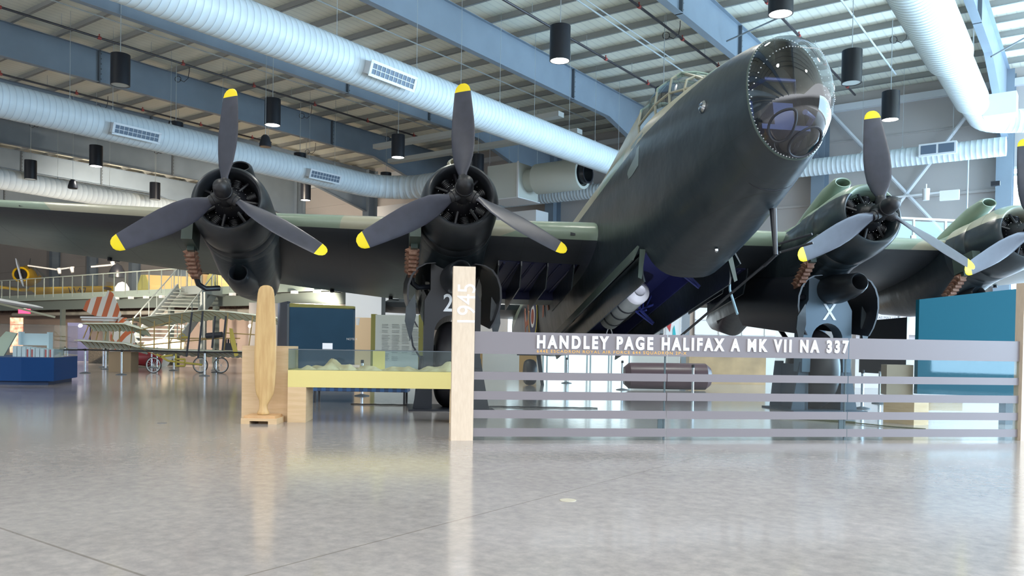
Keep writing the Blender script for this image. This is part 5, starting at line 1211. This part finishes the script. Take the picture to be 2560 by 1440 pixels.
o = MB().box(-21.5, 53.5, 3.62, -11.0, 53.8, 6.6).build('orange_partition', OW, loc=(-16, 53.5, 3.6), smooth=0); tag(o, 'warm orange-lit partition on the gallery behind the canvas shelters', 'partition')
o = MB().box(-9.9, 45.0, 3.62, -9.0, 45.3, 5.8).build('olive_partition', M['olive'], loc=(-9.5, 45, 3.6), smooth=0); tag(o, 'olive green panel on the gallery above the wooden blade', 'panel')
o = MB().box(-8.9, 46.0, 3.62, -6.2, 46.3, 5.0).build('amber_panel', OW, loc=(-7.5, 46, 3.6), smooth=0); tag(o, 'amber panel on the gallery right of the olive panel', 'panel')
o = MB().box(-13.2, 47, 3.62, -10.2, 47.3, 5.2).build('poster_wall', mat('poster_mix', (.55, .35, .25), .5, col2=(.75, .72, .7), nscale=1.6), loc=(-11.7, 47, 3.6), smooth=0); tag(o, 'patchy orange and white poster wall on the gallery below the engine', 'poster wall')
o = MB().lathe([(.55, 0), (.5, .4), (.3, .8), (0, 1.0)], P2(293, 690, 56) - Vector((0, 0, .1)), (0, 0, 1), 12).build('radial_engine', M['black'], loc=P2(293, 690, 56)); tag(o, 'small black radial engine exhibit on the gallery beside the yellow wing', 'engine')
o = MB().lathe([(.5, 0), (.45, .6), (.25, .9), (0, 1.0)], P2(305, 741, 55), (0, 0, 1), 14).build('white_dish', M['white'], loc=P2(305, 741, 55)); tag(o, 'white rounded exhibit on the gallery at the end of the yellow wing', 'exhibit')
o = MB().box(-37.6, 50, 3.62, -36.0, 50.3, 5.2).build('tan_partition', mat('tan_panel_m', (.50, .36, .14), .6), loc=(-36.8, 50, 3.6), smooth=0); tag(o, 'tan panel on the gallery at the left frame edge', 'panel')

# wall under the gallery, door, exit sign
wb = mat('under_gallery_wall', (.66, .53, .45), .6, noise=.04, nscale=.3)
b_ = MB().box(-100, 31.0, 0, -24, 31.2, 3.5, T=T); o = struct('wall_left_under_gallery', b_, wb, smooth=0)
o = struct('door_1', MB().box(-57.0, 30.9, 0, -55.0, 31.0, 2.2, T=T), mat('door_grey', (.22, .25, .24), .5), smooth=0)
MB().tube([ab(30.85, -55.3, 1.0), ab(30.85, -55.3, 1.3)], .03, 6).build('door_handle', M['chrome'], o)['kind'] = 'structure'
es = thing('exit_sign', 'small glowing red exit sign under the gallery at far left', 'sign', P2(60, 778, 45)); MB().box(-.32, 0, -.13, .32, .08, .13).build('sign_face', emis('exit_red', (1.0, .03, .10), 1.6), es, smooth=0); MB().box(-.1, -.02, .1, .12, .08, .16).build('sign_lamp', M['lamp_off'], es, smooth=0)
o = MB().box(-.35, 0, -.95, .35, .05, .95).build('patterned_banner', mat('banner_mix', (.50, .12, .08), .6, col2=(.62, .52, .40), nscale=4)); o.location = P2(41, 838, 44); tag(o, 'narrow red and cream patterned banner on the wall behind the showcase', 'banner')
for (x, y, lab) in ((201, 814, 'bright spotlight shining above the canard wings'), (455, 816, 'bright white spotlight under the stair, in front of the orange-pink wall'), (625, 815, 'bright spotlight left of the upright wooden blade')):
    o = MB().lathe([(0, -.06), (.06, -.06), (.075, 0), (.06, .06), (0, .06)], P2(x, y, 34), (0, -1, -.4), 14).build('spotlight', emis('spot_glow', (1.0, .95, .85), 5.0), loc=P2(x, y, 34)); tag(o, lab, 'spotlight')

# ================================================================== middle background
nv = thing('navy_display_wall', 'tall dark blue display wall with olive top behind the yellow table', 'display wall', (-6, 24, 0))
p0 = P2(722, 900, 24); p1 = P2(880, 900, 24.3)
MB().add([(p0.x, 24, 0), (p1.x, 24.4, 0), (p1.x, 24.4, 2.23), (p0.x, 24, 2.23), (p0.x, 24.3, 0), (p1.x, 24.7, 0), (p1.x, 24.7, 2.23), (p0.x, 24.3, 2.23)], [(0, 1, 2, 3), (7, 6, 5, 4), (0, 4, 5, 1), (1, 5, 6, 2), (2, 6, 7, 3), (3, 7, 4, 0)]).build('front_panel', M['navy'], nv, smooth=0, world=True)
MB().add([(p0.x, 24, 2.23), (p1.x, 24.4, 2.20), (p1.x, 24.4, 2.30), (p0.x, 24, 2.34), (p0.x, 24.3, 2.23), (p1.x, 24.7, 2.20), (p1.x, 24.7, 2.30), (p0.x, 24.3, 2.34)], [(0, 1, 2, 3), (7, 6, 5, 4), (0, 4, 5, 1), (1, 5, 6, 2), (2, 6, 7, 3), (3, 7, 4, 0)]).build('olive_top', M['olive'], nv, smooth=0, world=True)
MB().beam((p0.x - .03, 23.98, 1.15), (p0.x - .03, 24.0, 1.15), .06, 2.35).build('edge_strip', M['steel_dark'], nv, smooth=0, world=True)
MB().prism([(0, 0), (-.75, 1.6), (-.75, 1.75), (0, .3)], (p0.x - .06, 24.0, 0), (1, 0, 0), (0, 1, 0), (0, 0, 2.4)).build('side_panel', mat('navy_side', (.03, .045, .08), .5), nv, smooth=0, world=True)
text_mesh('small_lettering', 'NOTE 4', .09, M['lettering'], nv, frame(P2(866, 850, 24.33), (1, .06, 0), (0, 0, 1), (.06, -1, 0)), extr=.002)
o = MB().box(-6.0, 29.5, 0, -4.9, 29.7, 2.1).build('warm_panel', mat('warm_lit', (.80, .62, .40), .6), loc=(-5.5, 29.5, 0), smooth=0); tag(o, 'warm cream lit panel between the blue wall and the white text board', 'panel')
o = MB().box(-7.2, 35, 2.05, -2.8, 35.2, 3.4).build('white_bulkhead', M['white'], loc=(-5, 35, 2), smooth=0); tag(o, 'pale grey wall box above the white text board', 'wall box')
o = MB().lathe([(.05, -.12), (.08, .12), (0, .12)], P2(894, 804, 28), (0, 0, 1), 10).build('spotlight', M['white'], loc=P2(894, 804, 28)); tag(o, 'tiny white spotlight above the gap right of the blue wall', 'spotlight')
tb = thing('text_board', 'large white text board with olive sides behind the landing gear', 'text board', (-3, 22, 0))
a0 = P2(938, 850, 22); a1 = P2(1046, 850, 22)
MB().box(a0.x, 22, 0, a1.x, 22.05, 1.98).build('board_face', mat('board_white', (.62, .68, .66), .5), tb, smooth=0, world=True)
MB().box(a0.x - .12, 22.0, 0, a0.x, 22.3, 2.0).box(a1.x, 22.0, 0, a1.x + .2, 22.3, 2.0).build('side_panel', M['olive'], tb, smooth=0, world=True)
tx = MB()
for c in range(4):
    for r in range(24 if c < 2 else 20):
        if random.random() < .12: continue
        x = a0.x + .18 + c * .27; tx.box(x, 21.992, 1.72 - r * .042, x + .15 + random.random() * .07, 21.999, 1.735 - r * .042)
tx.build('printed_lines', mat('print_grey', (.38, .42, .42), .6), tb, smooth=0, world=True)
sb = thing('plaid_bench', 'low bench with blue and black checked cover seen under the yellow table', 'bench', (-2.9, 16.5, 0))
def plaid():
    m = bpy.data.materials.new('plaid_fabric'); m.use_nodes = True; nt = m.node_tree; b = nt.nodes['Principled BSDF']; co, x, y, z = xyz(nt)
    s = mnode(nt, 'LESS_THAN', mnode(nt, 'MODULO', mnode(nt, 'ADD', x, 20.), .17), .085); s2 = mnode(nt, 'LESS_THAN', mnode(nt, 'MODULO', mnode(nt, 'ADD', z, 20.), .09), .05)
    nt.links.new(mixc(nt, mnode(nt, 'MULTIPLY', mnode(nt, 'ADD', s, s2), .5), (.01, .012, .03), (.03, .10, .26)), b.inputs['Base Color']); return m
MB().box(-1.2, 0, .24, .78, .5, .50).build('seat', plaid(), sb, smooth=0)
for (x, y) in ((-1.1, .05), (-1.1, .42), (.72, .05), (.72, .42)): MB().box(x - .02, y - .02, 0, x + .02, y + .02, .24).build('leg', M['black'], sb, smooth=0)
o = MB().tube([(-3.2 + .12 * i, 16.2 + .04 * math.sin(i * 2.1), .012) for i in range(0, 42)], .012, 5).build('floor_cable', M['cable']); tag(o, 'dark cable snaking over the floor beneath the yellow table', 'cable')
# glazed entrance seen through the barrier
en = thing('entrance_doors', 'row of bright daylit glass entrance doors seen through the barrier', 'doors', (4, 35.5, 0))
MB().box(1.35, 35.6, 0, 5.2, 35.65, 2.6).build('daylit_glass', emis('door_daylight', (.88, .96, 1.0), 1.3), en, smooth=0, world=True)
mb = MB()
for x in (1.33, 1.5, 2.3, 2.42, 3.25, 3.40, 4.2, 4.32, 5.1): mb.box(x, 35.5, 0, x + .07, 35.6, 2.6)
mb.box(1.33, 35.5, 2.55, 5.2, 35.6, 2.65); mb.build('door_frame', mat('frame_grey', (.36, .42, .44), .4), en, smooth=0, world=True)
o = struct('wall_middle', MB().box(-3.2, 35.7, 0, 12.5, 35.9, 2.9).box(-12, 37, 0, -3.3, 37.2, 2.9), mat('middle_wall', (.55, .50, .46), .6), smooth=0)
o = struct('window_2', MB().box(-.2, 35.6, 1.0, .75, 35.68, 2.5), emis('side_window_daylight', (.85, .95, 1.0), .75), smooth=0)
o = MB().box(-2.1, 33, 0, -1.2, 33.2, 1.0).box(.3, 33, 0, 1.0, 33.2, 1.1).build('orange_door', mat('orange_door_m', (.42, .22, .06), .5), loc=(-1.6, 33, 0), smooth=0); tag(o, 'orange-brown wooden panels behind the barrier near the left post', 'panel')
o = MB().lathe([(0, -1.25), (.25, -1.24), (.37, -1.1), (.38, 0), (.38, 1.1), (.27, 1.24), (0, 1.25)], (4.45, 23.3, .40), (1, .05, 0), 28).build('maroon_cylinder', mat('maroon_paint', (.085, .035, .045), .35), loc=(4.45, 23.3, .40)); tag(o, 'long maroon rounded cylinder lying on the floor behind the barrier', 'cylinder')
gw = thing('white_panel_wall', 'white gridded panel wall seen under the fuselage right of the banner', 'wall panel', (8.6, 37, 0)); MB().box(7.95, 35.5, 0, 11.5, 35.6, 3.2).build('panel_sheet', mat('panel_white', (.68, .68, .68), .5), gw, smooth=0, world=True)
mb = MB(); 
for x in (7.95, 9.0, 10.0, 11.0): mb.box(x, 35.46, 0, x + .03, 35.5, 3.2)
for z in (1.0, 1.75, 2.4, 3.0): mb.box(7.95, 35.46, z, 11.5, 35.5, z + .03)
mb.build('grid_strip', mat('strip_grey', (.50, .50, .50), .5), gw, smooth=0, world=True)
ban = thing('colour_banner', 'white banner with red and turquoise shapes beside the bomb bay', 'banner', P2(1682, 810, 30)); MB().box(-.24, 0, -.6, .26, .03, .55).build('banner_sheet', M['white'], ban, smooth=0)
MB().prism([(-.22, -.1), (-.1, -.3), (-.02, .3), (-.16, .1)], (0, -.012, 0), (1, 0, 0), (0, 0, 1), (0, .01, 0)).build('red_shape', red, ban, smooth=0); MB().prism([(.0, -.45), (.12, -.4), (.06, -.05), (.0, -.2)], (0, -.012, 0), (1, 0, 0), (0, 0, 1), (0, .01, 0)).build('turquoise_shape', mat('turquoise', (.02, .42, .48), .5), ban, smooth=0)
MB().box(.28, -.02, -1.6, .33, .03, .75).box(-.30, -.02, -1.6, -.26, .03, .75).build('banner_pole', M['chrome'], ban, smooth=0)
o = MB().box(.36, 0, 0, .66, .2, 3.0).build('grey_pillar', mat('pillar_grey', (.25, .27, .30), .5), smooth=0); o.location = (P2(1700, 800, 30).x - .3, 30, 0); tag(o, 'grey pillar right of the red and turquoise banner', 'pillar')
o = MB().box(6.0, 27.5, 0, 8.6, 28, 1.0).build('orange_counter', mat('counter_orange', (.48, .30, .15), .5, noise=.2, nscale=1.5), loc=(7.3, 27.5, 0), smooth=0); tag(o, 'orange-brown wooden counter behind the centre of the barrier', 'counter')
o = MB().beam((4.9, 14.8, .02), (5.9, 13.9, .02), .05, .035).tube([(5.9, 13.9, .015), (6.3, 13.4, .01), (6.7, 13.1, .01)], .01, 5).build('cable_cover', mat('cable_cover_m', (.08, .08, .03), .5)); tag(o, 'olive cable cover strip lying on the floor behind the barrier', 'cable cover')

# ================================================================== right background
tl = thing('teal_display_wall', 'large teal display wall standing on a wooden plinth at right', 'display wall', (8.0, 13.9, 0))
TY = 13.95
MB().add([(6.97, TY, .53), (8.95, TY, .50), (8.95, TY, 2.40), (6.97, TY, 2.15), (6.97, TY + .12, .53), (8.95, TY + .12, .50), (8.95, TY + .12, 2.40), (6.97, TY + .12, 2.15)], [(0, 1, 2, 3), (7, 6, 5, 4), (0, 4, 5, 1), (1, 5, 6, 2), (2, 6, 7, 3), (3, 7, 4, 0)]).build('wall_panel', M['teal'], tl, smooth=0, world=True)
wp = thing('wooden_plinth', 'brown wooden plinth block under the left end of the teal wall', 'plinth', (6.8, 14, 0))
MB().prism([(6.58, 14.35), (6.85, 13.80), (7.15, 13.90), (6.95, 14.5)], (0, 0, 0), (1, 0, 0), (0, 1, 0), (0, 0, .50)).build('block', M['ply'], wp, smooth=0, world=True)
MB().box(6.50, 14.08, .50, 6.96, 14.30, 1.02).build('upright', mat('brown_board', (.24, .19, .13), .5), wp, smooth=0, world=True)
o = MB().box(7.1, 14.3, .22, 7.95, 14.6, .46).build('wooden_shelf', M['ply'], loc=(7.5, 14.4, .22), smooth=0); tag(o, 'cream wooden shelf running right from the plinth under the teal wall', 'shelf')
o = MB().box(8.65, 14.2, 0, 8.95, 14.4, .5).build('dark_leg_panel', M['black'], loc=(8.8, 14.3, 0), smooth=0); tag(o, 'dark support panel under the right end of the teal wall', 'panel')
sc_ = thing('dark_screen', 'black angled projection screen left of the teal wall', 'screen', (9, 20, 0)); s0 = P2(2152, 803, 20); s1 = P2(2268, 793, 18.5)
MB().add([(s0.x, s0.y, .7), (s1.x, s1.y, .7), s1, s0, (s0.x, s0.y + .05, .7), (s1.x, s1.y + .05, .7), s1 + Vector((0, .05, 0)), s0 + Vector((0, .05, 0))], [(0, 1, 2, 3), (7, 6, 5, 4), (0, 4, 5, 1), (1, 5, 6, 2), (2, 6, 7, 3), (3, 7, 4, 0)]).build('screen_sheet', M['black'], sc_, smooth=0, world=True)
MB().box(s1.x, s1.y, 0, s1.x + .05, s1.y + .05, s1.z + .01).build('screen_post', M['white'], sc_, smooth=0, world=True)
rw = struct('wall_right_display', MB().box(11.2, 26.5, 0, 18.5, 26.8, 2.6), mat('pinkish_wall', (.66, .58, .58), .6), smooth=0)
o = MB().box(11.0, 26.2, 1.75, 16.5, 26.4, 2.05).build('lit_pelmet', mat('pelmet_cream', (.80, .76, .70), .5), loc=(13.5, 26.3, 1.75), smooth=0); tag(o, 'pale lit pelmet with small writing above the black screen', 'pelmet')
text_mesh('pelmet_lettering', 'AS MAY LIVE', .12, M['steel_dark'], o, frame(P2(2196, 797, 26.15), (1, 0, 0), (0, 0, 1), (0, -1, 0)), extr=.002, world=False).data.transform(Matrix.Translation((-13.5, -26.3, -1.75)))
o = MB().tube([P2(2140, 776, 25), P2(2300, 773, 25)], .04, 6).build('track_light', M['white'], loc=P2(2200, 776, 25)); tag(o, 'thin white track rail above the black screen', 'track light')
for x, lab in ((2139, 'left small white spotlight on the track above the black screen'), (2162, 'middle small white spotlight on the track above the black screen'), (2252, 'right small white spotlight on the track above the black screen')):
    o = MB().lathe([(.06, -.15), (.09, .1), (0, .14)], P2(x, 786, 25), (.2, 0, 1), 12).build('spotlight', M['white'], loc=P2(x, 786, 25)); tag(o, lab, 'spotlight')
o = MB().box(-1.5, 0, -.1, 1.5, .3, .12).build('wall_unit', M['duct_box'], smooth=0); o.location = P2(2205, 748, 27); tag(o, 'flat white ribbed unit under the right wing behind the wheel', 'wall unit')
o = MB().lathe([(.12, -.3), (.16, -.2), (.12, .3), (0, .3)], P2(2251, 746, 24), (.1, 0, 1), 14).build('pale_bottle_lamp', M['white'], loc=P2(2251, 746, 24)); tag(o, 'pale bottle-shaped lamp hanging under the right wing', 'lamp')
# upper gallery rail on the right
ur = thing('upper_gallery', 'upper gallery with glass balustrade and white rail behind the outer engines', 'gallery', (13, 24, 4)); 
g0 = P2(2255, 545, 24.0); g1 = P2(2440, 554, 24.4); dd = (g1 - g0); E0 = g0 - dd * .5; E1 = g1 + dd * .5
MB().tube([E0, E1], .035, 8).build('hand_rail', M['white'], ur, world=True)
gp = MB(); gp.beam(E0 - Vector((0, 0, .55)), E1 - Vector((0, 0, .55)), .012, .95); gp.build('balustrade_glass', glass('balustrade', (.75, .88, .92), .02), ur, smooth=0, world=True)
pp = MB()
for i in range(-1, 4):
    p = g0 + dd * (.155 + i * .43); pp.tube([p, p - Vector((0, 0, 1.1))], .04, 8); pp.box(p.x - .07, p.y - .04, p.z - .6, p.x + .07, p.y + .04, p.z - .5)
pp.build('rail_post', M['white'], ur, world=True)
MB().beam(E0 - Vector((0, -.6, 1.25)), E1 - Vector((0, -.6, 1.25)), 1.4, .3).build('deck_edge', steel_l, ur, smooth=0, world=True)
# equipment on the far wall at right
wA = lambda px_, py_: (lambda d: d)(at(px_, py_, 35.0))
o = MB().tube([ab(40.2, -9.2, 8.9), ab(40.2, -5.2, 9.0)], .05, 6).build('track_light', M['white']); o.location = Vector((0, 0, -.75)); tag(o, 'white track rail on the far wall behind the propeller at right', 'track light')
o = MB().lathe([(.13, -.28), (.15, .2), (.03, .22), (.03, .4)], at(2315, 484, 34.2), (0, 0, 1), 14).build('spotlight', M['white'], loc=at(2315, 484, 34.2)); tag(o, 'white can spotlight on the far wall between propeller and window', 'spotlight')
o = MB().box(-.36, -.1, -.22, .36, .1, .18).build('wall_box', M['white'], smooth=0); o.location = at(2374, 487, 34.0); o.rotation_euler = (0, 0, ROT_AB); tag(o, 'white rectangular box fixed on the far wall', 'wall box')
o = MB().tube([at(2421, 398, 34.3), at(2417, 545, 34.3)], .035, 6).build('wall_conduit', M['conduit']); tag(o, 'vertical pale conduit on the far wall ending at a red alarm', 'conduit')
o = MB().box(-.17, -.08, -.08, .17, .08, .08).build('fire_alarm', mat('alarm_red', (.55, .06, .10), .4), smooth=0); o.location = at(2414, 549, 34.2); o.rotation_euler = (0, 0, ROT_AB); tag(o, 'small red fire alarm at the foot of the wall conduit', 'alarm')
o = MB().box(-.16, -.1, -.09, .16, .1, .09).build('camera_box', M['black'], smooth=0); o.location = at(2489, 459, 33.4); o.rotation_euler = (0, 0, ROT_AB); tag(o, 'small black camera on the right wall column', 'camera')
# floor box covers
for (p, lab) in (((1420, 1251), 'round brass floor socket cover in the open floor'), ((405, 1058), 'small dark floor socket cover left of the plywood box')):
    g = at(p[0], p[1], 5); d = g - Vector((0, 0, CAM_H)); q = Vector((0, 0, CAM_H)) + d * (CAM_H / -d.z)
    o = MB().lathe([(.07, .001), (.068, .004), (0, .004)], (0, 0, 0), (0, 0, 1), 24).build('floor_socket', mat('socket_brass' + str(p[0]), (.42, .38, .30) if p[0] > 1000 else (.15, .15, .15), .4)); o.location = q; tag(o, lab, 'floor socket')

# warm exhibit lighting at left (track spots under and above the gallery)
for x_, y_, z_, tx, ty, tz, p_ in ((-22, 36, 3.0, -24, 48, 1.5, 3600), (-26, 34, 3.0, -30, 48, 1.5, 3600), (-15, 33, 2.8, -17, 44, 1.0, 3200), (-9, 36, 2.8, -9, 46, 1.2, 1500), (-24, 50, 8, -36, 72, 6.5, 7000), (-14, 42, 9.5, -16, 53, 4.5, 5000), (-10, 40, 9, -9, 47, 4.5, 500), (-8, 25, 2.6, -5, 31, 1.2, 120), (14, 21, 6.0, 15, 27, 1.5, 500), (9, 28, 5.5, 9.5, 36, 1.5, 500), (3, 28, 5.0, 0, 36, 1.6, 160)):
    spot('track_spot', (x_, y_, z_), (tx, ty, tz), p_, 1.9, (1.0, .84, .66) if x_ < 0 else (1, .93, .86), .15)

spot('bay_spot', (1.6, 11.9, .25), AM @ Vector((-.2, -2.0, -1.0)), 420, .5, (.75, .8, 1.0), .08)  # unseen fill spot, added to brighten the container nose
